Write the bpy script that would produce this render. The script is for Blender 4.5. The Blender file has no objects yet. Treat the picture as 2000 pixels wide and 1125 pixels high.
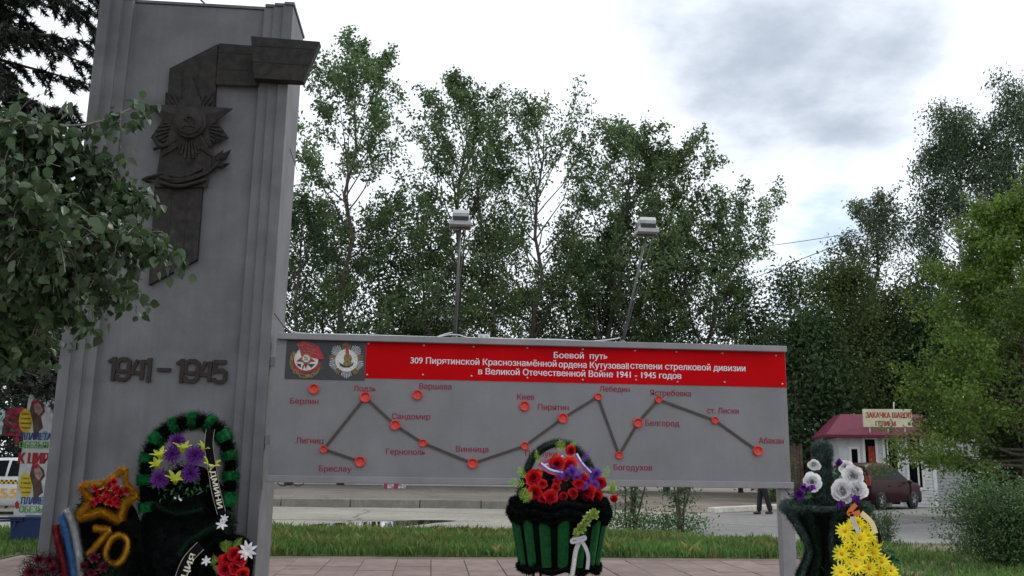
import bpy, math, random
import numpy as np
from mathutils import Vector as V, Matrix, geometry as mgeo
random.seed(7); RNG = np.random.default_rng(7)
R = math.radians
sc = bpy.context.scene
C = sc.collection

# ------------------------------------------------------------------ camera
# world X runs along the monument front, Y away from the viewer, origin = ground under its front right corner
FPX, EYE = 1740.0, 1.45
TH, PI_, RO = R(4.932), R(11.241), R(0.824)
CAM = V((1.4777, -8.157, EYE))
_R0 = V((math.cos(TH), -math.sin(TH), 0)); _F = V((math.sin(TH)*math.cos(PI_), math.cos(TH)*math.cos(PI_), math.sin(PI_)))
_U0 = _R0.cross(_F)
_R = _R0*math.cos(RO) + _U0*math.sin(RO); _U = -_R0*math.sin(RO) + _U0*math.cos(RO)
cd = bpy.data.cameras.new('camera'); cam = bpy.data.objects.new('camera', cd); C.objects.link(cam)
cam.matrix_world = Matrix(((_R.x,_U.x,-_F.x,CAM.x),(_R.y,_U.y,-_F.y,CAM.y),(_R.z,_U.z,-_F.z,CAM.z),(0,0,0,1)))
cd.sensor_width = 36; cd.lens = 36*FPX/2000; cd.clip_start = .05; cd.clip_end = 2000
sc.camera = cam
def ray(px, py): return (_R*(px-1000) + _U*(562.5-py) + _F*FPX).normalized()
def at(px, py, Y):
    d = ray(px, py); return CAM + d*((Y-CAM.y)/d.y)
def G(px, py, z=0.):
    d = ray(px, py); return CAM + d*((z-CAM.z)/d.z)
def size(npx, p): return npx*(V(p)-CAM).dot(_F)/FPX       # metres spanned by npx photo pixels at p

# ------------------------------------------------------------------ sky, sun, exposure
EXPOSURE = 0.3
SUN_EL, SUN_AZ = R(48), R(62)       # azimuth from +Y towards +X
w = bpy.data.worlds.new('World'); sc.world = w; w.use_nodes = True
nt = w.node_tree; N = nt.nodes; L = nt.links; N.clear()
def nd(t, **k):
    n = N.new(t)
    for a, b in k.items(): setattr(n, a, b)
    return n
out = nd('ShaderNodeOutputWorld'); bg = nd('ShaderNodeBackground'); bg.inputs['Strength'].default_value = .1
sky = nd('ShaderNodeTexSky', sky_type='NISHITA'); sky.sun_disc = False; sky.sun_elevation = SUN_EL; sky.sun_rotation = SUN_AZ
sky.air_density = 1.; sky.dust_density = 2.
tc = nd('ShaderNodeTexCoord')
sep = nd('ShaderNodeSeparateXYZ'); L.new(tc.outputs['Generated'], sep.inputs[0])
def mth(op, a, b=None, c=None):
    n = nd('ShaderNodeMath', operation=op)
    for i, x in enumerate((a, b, c)):
        if x is None: continue
        if isinstance(x, (int, float)): n.inputs[i].default_value = x
        else: L.new(x, n.inputs[i])
    return n.outputs[0]
zz = mth('ADD', mth('MAXIMUM', sep.outputs[2], 0), .22)
cmb = nd('ShaderNodeCombineXYZ'); L.new(mth('DIVIDE', sep.outputs[0], zz), cmb.inputs[0]); L.new(mth('DIVIDE', sep.outputs[1], zz), cmb.inputs[1])
def noise(scale, det, rough, off):
    mp = nd('ShaderNodeMapping'); mp.inputs['Location'].default_value = off; L.new(cmb.outputs[0], mp.inputs[0])
    n = nd('ShaderNodeTexNoise'); n.inputs['Scale'].default_value = scale; n.inputs['Detail'].default_value = det; n.inputs['Roughness'].default_value = rough
    L.new(mp.outputs[0], n.inputs['Vector']); return n.outputs['Fac']
def blob(px, py, wide, gain):
    d = ray(px, py); n = nd('ShaderNodeVectorMath', operation='DOT_PRODUCT'); L.new(tc.outputs['Generated'], n.inputs[0]); n.inputs[1].default_value = d
    x = mth('SUBTRACT', 1., n.outputs['Value'])
    return mth('MULTIPLY', mth('EXPONENT', mth('MULTIPLY', x, -1./wide)), gain)
def sm(x, a, b):
    n = nd('ShaderNodeMapRange', interpolation_type='SMOOTHSTEP'); n.inputs['From Min'].default_value = a; n.inputs['From Max'].default_value = b
    L.new(x, n.inputs['Value']); return n.outputs[0]
def addall(*xs):
    r = xs[0]
    for x in xs[1:]: r = mth('ADD', r, x)
    return r
n1 = noise(2.6, 8, .55, (2.3, 1.1, 0)); n2 = noise(5.5, 7, .55, (7.7, 3.1, 0))
grey = sm(addall(mth('MULTIPLY', n1, 2.3), mth('MULTIPLY', n2, .9), blob(1230, -40, .003, .42), blob(1400, 40, .005, .34), blob(1480, 20, .006, .12), blob(1600, 100, .006, .16), blob(1780, 0, .008, .22), blob(1900, 220, .006, .24), blob(1640, 240, .004, .22), blob(1450, 190, .003, .10), blob(1930, 100, .0016, -.16), blob(1330, 175, .002, -.12), blob(1120, 110, .003, -.18), blob(1480, 330, .0015, .10), blob(1700, 380, .004, .05), blob(900, 330, .03, -.25), blob(600, 40, .03, -.25)), 1.58, 2.62)
blue = sm(addall(n2, blob(1600, 440, .0012, .30), blob(1540, 330, .0015, .14), blob(1450, 360, .003, -.05), blob(1540, 600, .003, .22), blob(1760, 330, .004, .10), blob(1650, 250, .004, -.15), blob(1500, 120, .006, .02), blob(1850, 250, .004, .12), blob(800, 100, .05, -.3)), .62, .90)
def mixc(f, a, b):
    m = nd('ShaderNodeMix', data_type='RGBA')
    L.new(f, m.inputs[0])
    for s, x in ((m.inputs[6], a), (m.inputs[7], b)):
        if isinstance(x, tuple): s.default_value = x+(1,)
        else: L.new(x, s)
    return m.outputs[2]
cloud = mixc(grey, (9.1, 9.65, 10.4), (4.2, 4.8, 5.75))
skyb = nd('ShaderNodeVectorMath', operation='SCALE'); skyb.inputs['Scale'].default_value = 1.0; L.new(sky.outputs[0], skyb.inputs[0])
fin = mixc(mth('MULTIPLY', blue, .75), cloud, (5.4, 7.2, 8.8))
fin = mixc(mth('MULTIPLY', blue, .25), fin, skyb.outputs[0])
L.new(fin, bg.inputs[0]); L.new(bg.outputs[0], out.inputs[0])
sl = bpy.data.lights.new('sun', 'SUN'); sl.energy = 1.2; sl.angle = R(14); sl.color = (1, .96, .9)
so = bpy.data.objects.new('sun', sl); C.objects.link(so)
sd = V((math.sin(SUN_AZ)*math.cos(SUN_EL), math.cos(SUN_AZ)*math.cos(SUN_EL), math.sin(SUN_EL)))
so.rotation_euler = sd.to_track_quat('Z', 'Y').to_euler(); so.location = (20, 10, 30)
sc.view_settings.view_transform = 'Standard'; sc.view_settings.look = 'None'; sc.view_settings.exposure = EXPOSURE; sc.view_settings.gamma = 1

# ------------------------------------------------------------------ materials
MATS = {}
def mat(name, col, rough=.6, var=.12, scale=8., bump=0., bscale=60., metal=0., spec=.5, island=0., trans=0., col2=None, coords='Object'):
    if name in MATS: return MATS[name]
    m = bpy.data.materials.new(name); m.use_nodes = True; MATS[name] = m
    t = m.node_tree; n = t.nodes; l = t.links; p = n['Principled BSDF']
    p.inputs['Roughness'].default_value = rough; p.inputs['Metallic'].default_value = metal; p.inputs['Specular IOR Level'].default_value = spec
    co = n.new('ShaderNodeTexCoord')
    nz = n.new('ShaderNodeTexNoise'); nz.inputs['Scale'].default_value = scale; nz.inputs['Detail'].default_value = 5; l.new(co.outputs[coords], nz.inputs['Vector'])
    cr = n.new('ShaderNodeMix'); cr.data_type = 'RGBA'
    a = tuple(max(0, c*(1-var*1.6)) for c in col); b = tuple(min(1, c*(1+var*1.6)) for c in col)
    if col2: a, b = col, col2
    cr.inputs[6].default_value = a+(1,); cr.inputs[7].default_value = b+(1,)
    rmp = n.new('ShaderNodeMapRange'); rmp.inputs['From Min'].default_value = .3; rmp.inputs['From Max'].default_value = .7
    l.new(nz.outputs['Fac'], rmp.inputs['Value']); l.new(rmp.outputs[0], cr.inputs[0])
    c_out = cr.outputs[2]
    if island:
        g = n.new('ShaderNodeNewGeometry'); hs = n.new('ShaderNodeHueSaturation')
        mr = n.new('ShaderNodeMapRange'); mr.inputs['To Min'].default_value = 1-island; mr.inputs['To Max'].default_value = 1+island
        l.new(g.outputs['Random Per Island'], mr.inputs['Value']); l.new(mr.outputs[0], hs.inputs['Value'])
        m2 = n.new('ShaderNodeMath'); m2.operation = 'MULTIPLY'; m2.inputs[1].default_value = 7.31
        m3 = n.new('ShaderNodeMath'); m3.operation = 'FRACT'; l.new(g.outputs['Random Per Island'], m2.inputs[0]); l.new(m2.outputs[0], m3.inputs[0])
        mh = n.new('ShaderNodeMapRange'); mh.inputs['To Min'].default_value = .5-island*.05; mh.inputs['To Max'].default_value = .5+island*.05
        l.new(m3.outputs[0], mh.inputs['Value']); l.new(mh.outputs[0], hs.inputs['Hue'])
        l.new(c_out, hs.inputs['Color']); c_out = hs.outputs[0]
    l.new(c_out, p.inputs['Base Color'])
    if bump:
        bn = n.new('ShaderNodeTexNoise'); bn.inputs['Scale'].default_value = bscale; bn.inputs['Detail'].default_value = 4; l.new(co.outputs[coords], bn.inputs['Vector'])
        bp = n.new('ShaderNodeBump'); bp.inputs['Strength'].default_value = bump; bp.inputs['Distance'].default_value = .02
        l.new(bn.outputs['Fac'], bp.inputs['Height']); l.new(bp.outputs[0], p.inputs['Normal'])
    if trans:
        tr = n.new('ShaderNodeBsdfTranslucent'); mx = n.new('ShaderNodeMixShader'); mx.inputs[0].default_value = trans
        l.new(c_out, tr.inputs[0]); l.new(p.outputs[0], mx.inputs[1]); l.new(tr.outputs[0], mx.inputs[2])
        l.new(mx.outputs[0], n['Material Output'].inputs[0])
    return m
def streaked(name, col, rough, amount=.35, scale=2.2, bump=.15, bscale=120., fine=.10):
    """weathered paint: blotches, fine grain and vertical run-off streaks"""
    m = mat(name, col, rough, fine, 3., bump, bscale); t = m.node_tree; n = t.nodes; l = t.links; p = n['Principled BSDF']
    src = p.inputs['Base Color'].links[0].from_socket
    co = n.new('ShaderNodeTexCoord'); mp = n.new('ShaderNodeMapping'); mp.inputs['Scale'].default_value = (9, 9, .35); l.new(co.outputs['Object'], mp.inputs[0])
    nz = n.new('ShaderNodeTexNoise'); nz.inputs['Scale'].default_value = scale; nz.inputs['Detail'].default_value = 6; l.new(mp.outputs[0], nz.inputs['Vector'])
    mr = n.new('ShaderNodeMapRange'); mr.inputs['From Min'].default_value = .45; mr.inputs['From Max'].default_value = .75; mr.inputs['To Max'].default_value = amount
    l.new(nz.outputs['Fac'], mr.inputs['Value'])
    g = n.new('ShaderNodeTexNoise'); g.inputs['Scale'].default_value = 170; g.inputs['Detail'].default_value = 2; l.new(co.outputs['Object'], g.inputs['Vector'])
    mg = n.new('ShaderNodeMapRange'); mg.inputs['From Min'].default_value = .3; mg.inputs['From Max'].default_value = .7; mg.inputs['To Min'].default_value = .86; mg.inputs['To Max'].default_value = 1.14
    l.new(g.outputs['Fac'], mg.inputs['Value'])
    v = n.new('ShaderNodeVectorMath'); v.operation = 'SCALE'; l.new(src, v.inputs[0]); l.new(mg.outputs[0], v.inputs['Scale'])
    mx = n.new('ShaderNodeMix'); mx.data_type = 'RGBA'; mx.inputs[7].default_value = tuple(c*.62 for c in col)+(1,)
    l.new(mr.outputs[0], mx.inputs[0]); l.new(v.outputs[0], mx.inputs[6]); l.new(mx.outputs[2], p.inputs['Base Color'])
    return m

# ------------------------------------------------------------------ mesh helpers
class MB:
    def __init__(s): s.v = []; s.f = []; s.m = []; s.sm = []
    def add(s, vs, fs, mi=0, smooth=False):
        b = len(s.v); s.v.extend(vs)
        for f in fs: s.f.append([i+b for i in f]); s.m.append(mi); s.sm.append(smooth)
    def np(s, va, nper, mi=0, smooth=False):
        """va (n*nper,3): n separate polygons of nper corners; mi an int or an array"""
        b = len(s.v); n = len(va)//nper
        s.v.extend(map(tuple, va.tolist())); s.f.extend((np.arange(n*nper).reshape(n, nper)+b).tolist())
        s.m.extend([mi]*n if isinstance(mi, int) else list(mi)); s.sm.extend([smooth]*n)
    def box(s, lo, hi, mi=0):
        x0, y0, z0 = lo; x1, y1, z1 = hi
        s.add([(x0,y0,z0),(x1,y0,z0),(x1,y1,z0),(x0,y1,z0),(x0,y0,z1),(x1,y0,z1),(x1,y1,z1),(x0,y1,z1)],
              [(0,3,2,1),(4,5,6,7),(0,1,5,4),(1,2,6,5),(2,3,7,6),(3,0,4,7)], mi)
    def hexa(s, bot, top, mi=0):
        s.add(list(map(tuple, bot))+list(map(tuple, top)), [(0,3,2,1),(4,5,6,7),(0,1,5,4),(1,2,6,5),(2,3,7,6),(3,0,4,7)], mi)
    def prism(s, poly, y0, y1, mi=0):
        """poly in XZ, front at y0 (towards the viewer), back at y1"""
        a = sum(p[0]*q[1]-q[0]*p[1] for p, q in zip(poly, poly[1:]+poly[:1]))
        if a < 0: poly = poly[::-1]
        n = len(poly)
        s.add([(x, y0, z) for x, z in poly]+[(x, y1, z) for x, z in poly],
              [tuple(range(n)), tuple(range(2*n-1, n-1, -1))]+[(i, n+i, n+(i+1) % n, (i+1) % n) for i in range(n)], mi)
    def strip(s, pts, wd, y0, y1, mi=0, closed=False):
        """mitred band of width wd along pts in XZ"""
        P = [V((p[0], p[1])) for p in pts]; n = len(P); Lf = []; Rt = []
        for i in range(n):
            a = P[i-1] if (i > 0 or closed) else None; b = P[(i+1) % n] if (i < n-1 or closed) else None
            d1 = (P[i]-a).normalized() if a is not None else None; d2 = (b-P[i]).normalized() if b is not None else None
            d1 = d1 or d2; d2 = d2 or d1
            n1 = V((-d1.y, d1.x)); n2 = V((-d2.y, d2.x)); m = (n1+n2)
            m = m.normalized() if m.length > 1e-6 else n1
            k = wd/2/max(.4, m.dot(n1)); Lf.append(P[i]+m*k); Rt.append(P[i]-m*k)
        for i in range(n if closed else n-1):
            j = (i+1) % n
            q = [(Rt[i].x, Rt[i].y), (Rt[j].x, Rt[j].y), (Lf[j].x, Lf[j].y), (Lf[i].x, Lf[i].y)]
            vs = [(x, y0, z) for x, z in q]+[(x, y1, z) for x, z in q]
            fs = [(0,1,2,3), (0,4,5,1), (2,6,7,3)]
            if not closed and i == 0: fs.append((3,7,4,0))
            if not closed and i == n-2: fs.append((1,5,6,2))
            s.add(vs, fs, mi)
    def tube(s, pts, rad, sides=6, mi=0, smooth=True, cap=True):
        P = [V(p) for p in pts]; n = len(P)
        if not hasattr(rad, '__len__'): rad = [rad]*n
        vs = []; ref = None
        for i in range(n):
            t = (P[min(i+1, n-1)]-P[max(i-1, 0)])
            t = t.normalized() if t.length > 1e-9 else V((0, 0, 1))
            if ref is None:
                ref = t.orthogonal().normalized()
            else:
                ref = ref-t*ref.dot(t); ref = ref.normalized() if ref.length > 1e-6 else t.orthogonal().normalized()
            b = t.cross(ref)
            for k in range(sides):
                a = 2*math.pi*k/sides; vs.append(tuple(P[i]+(ref*math.cos(a)+b*math.sin(a))*rad[i]))
        fs = [(i*sides+k, i*sides+(k+1) % sides, (i+1)*sides+(k+1) % sides, (i+1)*sides+k) for i in range(n-1) for k in range(sides)]
        if cap: fs += [tuple(range(sides-1, -1, -1)), tuple((n-1)*sides+k for k in range(sides))]
        s.add(vs, fs, mi, smooth)
    def lathe(s, prof, c, axis=(0, 0, 1), sides=20, mi=0, smooth=True, cap=True):
        """prof = [(radius, height)...] round axis through c"""
        ax = V(axis).normalized(); e1 = ax.orthogonal().normalized(); e2 = ax.cross(e1); c = V(c); vs = []
        for r, h in prof:
            for k in range(sides):
                a = 2*math.pi*k/sides; vs.append(tuple(c+ax*h+(e1*math.cos(a)+e2*math.sin(a))*r))
        n = len(prof)
        fs = [(i*sides+k, i*sides+(k+1) % sides, (i+1)*sides+(k+1) % sides, (i+1)*sides+k) for i in range(n-1) for k in range(sides)]
        s.add(vs, fs, mi, smooth)
        if cap:
            b = len(s.v)-n*sides
            s.f += [[b+k for k in range(sides-1, -1, -1)], [b+(n-1)*sides+k for k in range(sides)]]; s.m += [mi]*2; s.sm += [False]*2
    def ball(s, c, r, mi=0, seg=10, rings=7):
        r = r if hasattr(r, '__len__') else (r, r, r); vs = []; fs = []
        for i in range(rings+1):
            th = math.pi*i/rings
            for k in range(seg):
                a = 2*math.pi*k/seg; vs.append((c[0]+r[0]*math.sin(th)*math.cos(a), c[1]+r[1]*math.sin(th)*math.sin(a), c[2]+r[2]*math.cos(th)))
        for i in range(rings):
            for k in range(seg): fs.append((i*seg+k, (i+1)*seg+k, (i+1)*seg+(k+1) % seg, i*seg+(k+1) % seg))
        s.add(vs, fs, mi, True)
    def band(s, pts, side, wd, mi=0):
        """ribbon: flat strip along pts, spread along vector side"""
        vs = []; sd_ = V(side)
        for i, p in enumerate(pts):
            ww = wd[i] if hasattr(wd, '__len__') else wd
            vs += [tuple(V(p)-sd_*ww/2), tuple(V(p)+sd_*ww/2)]
        s.add(vs, [(2*i, 2*i+1, 2*i+3, 2*i+2) for i in range(len(pts)-1)], mi, True)
    def build(s, name, mats, parent=None, loc=None, bevel=0):
        me = bpy.data.meshes.new(name); o0 = V(loc) if loc is not None else V((0, 0, 0))
        if loc is not None: vs = [(a-o0.x, b-o0.y, c-o0.z) for a, b, c in s.v]
        else: vs = s.v
        me.from_pydata([tuple(v) for v in vs], [], s.f)
        for m in (mats if isinstance(mats, (list, tuple)) else [mats]): me.materials.append(m)
        me.polygons.foreach_set('material_index', s.m); me.polygons.foreach_set('use_smooth', s.sm); me.update()
        o = bpy.data.objects.new(name, me); C.objects.link(o)
        if loc is not None: o.location = o0
        if parent: o.parent = parent
        if bevel:
            b = o.modifiers.new('bevel', 'BEVEL'); b.width = bevel; b.segments = 2; b.limit_method = 'ANGLE'; b.angle_limit = R(40)
        return o
def tag(o, label=None, cat=None, group=None, kind=None):
    if label: o['label'] = label
    if cat: o['category'] = cat
    if group: o['group'] = group
    if kind: o['kind'] = kind
    return o
class Thing:
    """an Empty at the thing's base; part() takes world-space geometry"""
    def __init__(s, name, label, cat, loc=(0, 0, 0), group=None):
        s.e = bpy.data.objects.new(name, None); C.objects.link(s.e); s.e.location = loc; s.loc = V(loc); tag(s.e, label, cat, group)
    def part(s, name, mb, mats, parent=None, bevel=0, label=None):
        o = mb.build(name, mats, None, None, bevel)
        o.data.transform(Matrix.Translation(-s.loc)); o.parent = parent or s.e
        if label: o['label'] = label
        return o
def text_mesh(body, bold=.018):
    """lettering as flat faces; contours that overlap inside a glyph are filled one by one, a hair apart"""
    c = bpy.data.curves.new('txt', 'FONT'); c.body = body; c.size = 1
    o = bpy.data.objects.new('txt', c); C.objects.link(o); dg = bpy.context.evaluated_depsgraph_get()
    polys = []
    for sp_ in o.evaluated_get(dg).to_curve(dg).splines:
        bp = sp_.bezier_points; pts = []
        for k in range(len(bp)):
            a, b = bp[k], bp[(k+1) % len(bp)]
            straight = (a.co-a.handle_right).length < 1e-5 and (b.co-b.handle_left).length < 1e-5 or a.handle_right_type == 'VECTOR' and b.handle_left_type == 'VECTOR'
            q = [a.co] if straight else mgeo.interpolate_bezier(a.co, a.handle_right, b.handle_left, b.co, 5)[:-1]
            for v in q:
                if not pts or (V(v)-pts[-1]).length > 1e-5: pts.append(V((v[0], v[1], 0)))
        if len(pts) > 2: polys.append(pts)
    o.to_curve_clear(); bpy.data.objects.remove(o); bpy.data.curves.remove(c)
    area = lambda p: sum(a.x*b.y-b.x*a.y for a, b in zip(p, p[1:]+p[:1]))/2
    def inside(p, P):
        r = False
        for a, b in zip(P, P[1:]+P[:1]):
            if (a.y > p.y) != (b.y > p.y) and p.x < (b.x-a.x)*(p.y-a.y)/(b.y-a.y)+a.x: r = not r
        return r
    ish = [any(q is not p and area(q)*area(p) < 0 and abs(area(q)) > abs(area(p)) and inside(p[0], q) for q in polys) for p in polys]
    outer = [p for p, h in zip(polys, ish) if not h]; holes = [p for p, h in zip(polys, ish) if h]; P, F = [], []
    for k, op in enumerate(outer):
        grp = [op]+[h for h in holes if inside(h[0], op)]; flat_ = [v for g in grp for v in g]; b = len(P)
        P += [(v.x, v.y, k % 4/4) for v in flat_]; F += [[b+i for i in t] for t in mgeo.tessellate_polygon(grp)]
    return np.array(P), F
_cap = text_mesh('Н')[0]; CAPH = _cap[:, 1].max()-_cap[:, 1].min()
def write(mb, body, origin, right, up, width, cap, mi=0, bold=.018):
    """flat lettering: origin = left end of the baseline, fitted to width and cap height"""
    P, F = text_mesh(body, 0.); x0, x1 = P[:, 0].min(), P[:, 0].max()
    o = V(origin); r = V(right).normalized(); u = V(up).normalized(); nrm = r.cross(u); bw = bold*2.2*cap
    for k in (-1, 0, 1):          # three strokes laid over one another make the face bold
        mb.add([tuple(o+r*((p[0]-x0)/(x1-x0)*(width-bw)+bw*(k+1)/2)+u*(p[1]/CAPH*cap)+nrm*(.0009*(k+1)+.0007*p[2])) for p in P], F, mi)
def petals(mb, c, axis, n, Ln, W, elev, curl=0., phase=0., mi=0, segs=3, cup=.15, jit=.1, shape=1., blunt=False):
    ax = V(axis).normalized(); e1 = ax.orthogonal().normalized(); e2 = ax.cross(e1); c = V(c)
    for k in range(n):
        a = 2*math.pi*(k+phase)/n+random.uniform(-jit, jit); rd = e1*math.cos(a)+e2*math.sin(a); sd_ = ax.cross(rd)
        l = Ln*random.uniform(1-jit, 1+jit); p = c.copy(); vs = []; el = elev+random.uniform(-jit, jit)*.5
        for i in range(segs+1):
            t = i/segs; e = el+curl*t; dr = rd*math.cos(e)+ax*math.sin(e); nr = ax*math.cos(e)-rd*math.sin(e)
            ww = W*(min(1, .3+1.5*t)*(1-.45*max(0, (t-.55)/.45)**2) if blunt else math.sin(math.pi*min(1, .12+.80*t**shape))+.02)/2
            vs += [tuple(p-sd_*ww+nr*ww*cup*2), tuple(p), tuple(p+sd_*ww+nr*ww*cup*2)]
            p = p+dr*(l/segs)
        mb.add(vs, [q for i in range(segs) for q in ((3*i, 3*i+1, 3*i+4, 3*i+3), (3*i+1, 3*i+2, 3*i+5, 3*i+4))], mi, True)
def tinsel(mb, pts, rad, n, wd=.004, core=.45, mi=0, band=None, lean=.35, cmi=None):
    """fluffy garland: a core tube and n thin spikes standing off it; band(t) picks the material"""
    P = np.array([tuple(p) for p in pts], float); seg = np.linalg.norm(np.diff(P, axis=0), axis=1); cum = np.concatenate([[0], np.cumsum(seg)])
    if core: mb.tube(P.tolist(), rad*core, 7, mi if cmi is None else cmi)
    t = RNG.random(n)*cum[-1]; i = np.clip(np.searchsorted(cum, t)-1, 0, len(seg)-1); f = ((t-cum[i])/seg[i])[:, None]
    base = P[i]*(1-f)+P[i+1]*f; tg = (P[i+1]-P[i])/seg[i][:, None]
    d = RNG.normal(size=(n, 3)); d -= tg*(d*tg).sum(1)[:, None]; d /= np.linalg.norm(d, axis=1)[:, None]
    d2 = d+tg*RNG.uniform(-lean, lean, (n, 1)); ln = rad*RNG.uniform(.75, 1.15, (n, 1)); sdv = np.cross(d, tg)
    tip = base+d2*ln; b0 = base+d*rad*core*.8; ww = wd*RNG.uniform(.6, 1.3, (n, 1))
    va = np.stack([b0-sdv*ww, b0+sdv*ww, tip+sdv*ww*.25], 1).reshape(-1, 3)
    mb.np(va, 3, mi if band is None else [band(x/cum[-1]) for x in t])
def leaves(mb, P, ln, wd, up=None, mi=0, droop=0., fold=.25, hang=False):
    """one bent leaf (two quads) per point of P (n,3)"""
    n = len(P)
    if n == 0: return
    d = RNG.normal(size=(n, 3)); d[:, 2] -= droop
    if hang: d[:, 2] -= 1.2
    d /= np.linalg.norm(d, axis=1)[:, None]
    nr = RNG.normal(size=(n, 3)); nr[:, 2] += .8; nr -= d*(nr*d).sum(1)[:, None]; nr /= np.linalg.norm(nr, axis=1)[:, None]
    s = np.cross(d, nr); l = ln*RNG.uniform(.65, 1.25, (n, 1)); ww = wd*RNG.uniform(.7, 1.2, (n, 1))/2
    mid = P+d*l*.42; tip = P+d*l; lf = mid+s*ww+nr*ww*fold*2; rt = mid-s*ww+nr*ww*fold*2
    b = len(mb.v); va = np.stack([P, lf, tip, rt], 1).reshape(-1, 3)
    mb.v.extend(map(tuple, va.tolist()))
    idx = (np.arange(n)*4+b)
    f1 = np.stack([idx, idx+2, idx+1], 1); f2 = np.stack([idx, idx+3, idx+2], 1)
    fs = np.concatenate([f1, f2]).tolist(); mb.f.extend(fs); mb.m.extend([mi]*len(fs)); mb.sm.extend([False]*len(fs))
def ovate(mb, P, ln, wd, mi=0):
    """hanging leaves with a curved blade, folded along the midrib"""
    n = len(P); d = RNG.normal(size=(n, 3))*.75; d[:, 2] -= 1.; d /= np.linalg.norm(d, axis=1)[:, None]
    nr = RNG.normal(size=(n, 3)); nr[:, 2] += .7; nr -= d*(nr*d).sum(1)[:, None]; nr /= np.linalg.norm(nr, axis=1)[:, None]; s = np.cross(d, nr)
    l = ln*RNG.uniform(.5, 1.25, (n, 1)); w_ = wd*l/ln*RNG.uniform(.8, 1.15, (n, 1))/2; cv = RNG.uniform(-.22, .30, (n, 1)); fo = RNG.uniform(.05, .45, (n, 1)); P = P+d*.012
    rows = []
    for t, k in ((0, .10), (.16, .80), (.36, 1.), (.62, .72), (.84, .30)):
        c = P+d*l*t+nr*l*cv*t*t; rows += [c-s*w_*k+nr*w_*k*fo, c, c+s*w_*k+nr*w_*k*fo]
    rows.append(P+d*l+nr*l*cv); va = np.stack(rows, 1).reshape(-1, 3); b = len(mb.v); mb.v.extend(map(tuple, va.tolist())); ix = (np.arange(n)*16+b)[:, None]
    q = [(3*i+a, 3*i+a+1, 3*i+a+4, 3*i+a+3) for i in range(4) for a in (0, 1)]
    for f in q+[(12, 13, 15), (13, 14, 15)]: fs = (ix+np.array(f)).tolist(); mb.f.extend(fs); mb.m.extend([mi]*n); mb.sm.extend([True]*n)
def bez(pts, n=12):
    """smooth curve through pts"""
    P = [V(p) for p in pts]; o = []
    for i in range(len(P)-1):
        p0 = P[max(i-1, 0)]; p1 = P[i]; p2 = P[i+1]; p3 = P[min(i+2, len(P)-1)]
        for k in range(n):
            t = k/n; o.append(.5*((2*p1)+(p2-p0)*t+(2*p0-5*p1+4*p2-p3)*t*t+(3*p1-p0-3*p2+p3)*t**3))
    o.append(P[-1]); return o

# ------------------------------------------------------------------ ground
def sheet(name, poly, z, m, kind='structure', hole=None):
    mb = MB(); mb.add([(x, y, z) for x, y in poly], [tuple(range(len(poly)))]); return tag(mb.build(name, m), kind=kind)
def ground_mat(name, a, b, rough, crack=0., bump=.3, sc1=.35, sc2=6., grain=.2, gs=45.):
    m = bpy.data.materials.new(name); m.use_nodes = True; t = m.node_tree; n = t.nodes; l = t.links; p = n['Principled BSDF']; p.inputs['Roughness'].default_value = rough; p.inputs['Specular IOR Level'].default_value = .3
    co = n.new('ShaderNodeTexCoord')
    def nz(s, d=6):
        x = n.new('ShaderNodeTexNoise'); x.inputs['Scale'].default_value = s; x.inputs['Detail'].default_value = d; l.new(co.outputs['Object'], x.inputs['Vector']); return x.outputs['Fac']
    def rm(x, f0, f1, t0, t1):
        q = n.new('ShaderNodeMapRange'); q.inputs['From Min'].default_value = f0; q.inputs['From Max'].default_value = f1; q.inputs['To Min'].default_value = t0; q.inputs['To Max'].default_value = t1; l.new(x, q.inputs['Value']); return q.outputs[0]
    mx = n.new('ShaderNodeMix'); mx.data_type = 'RGBA'; mx.inputs[6].default_value = a+(1,); mx.inputs[7].default_value = b+(1,)
    l.new(rm(nz(sc1), .35, .65, 0, 1), mx.inputs[0])
    v = n.new('ShaderNodeVectorMath'); v.operation = 'SCALE'; l.new(mx.outputs[2], v.inputs[0])
    k = n.new('ShaderNodeMath'); k.operation = 'MULTIPLY'; l.new(rm(nz(sc2), .3, .7, 1-grain, 1+grain), k.inputs[0]); l.new(rm(nz(gs, 3), .3, .7, 1-grain, 1+grain), k.inputs[1])
    f = k.outputs[0]
    if crack:
        vo = n.new('ShaderNodeTexVoronoi'); vo.feature = 'DISTANCE_TO_EDGE'; vo.inputs['Scale'].default_value = crack; 
        wv = n.new('ShaderNodeMixRGB'); wv.inputs[0].default_value = .35; l.new(co.outputs['Object'], wv.inputs[1]); nn = n.new('ShaderNodeTexNoise'); nn.inputs['Scale'].default_value = 1.2; l.new(co.outputs['Object'], nn.inputs['Vector']); l.new(nn.outputs['Color'], wv.inputs[2])
        l.new(wv.outputs[0], vo.inputs['Vector'])
        k2 = n.new('ShaderNodeMath'); k2.operation = 'MULTIPLY'; l.new(f, k2.inputs[0]); l.new(rm(vo.outputs['Distance'], 0, .012, .45, 1), k2.inputs[1]); f = k2.outputs[0]
    l.new(f, v.inputs['Scale']); l.new(v.outputs[0], p.inputs['Base Color'])
    bp = n.new('ShaderNodeBump'); bp.inputs['Strength'].default_value = bump; bp.inputs['Distance'].default_value = .02; l.new(nz(gs*1.5, 4), bp.inputs['Height']); l.new(bp.outputs[0], p.inputs['Normal'])
    return m
M_asph = ground_mat('worn_asphalt', (.215, .200, .168), (.295, .277, .236), .85, crack=.22)
M_asph2 = ground_mat('grey_asphalt', (.165, .160, .152), (.215, .208, .198), .85, crack=.15, sc1=.5)
M_soil = ground_mat('verge_soil', (.10, .085, .055), (.16, .13, .09), .95, sc1=1.2)
M_dirt = ground_mat('packed_dirt', (.15, .125, .10), (.23, .20, .165), .95, sc1=.6)
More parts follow.
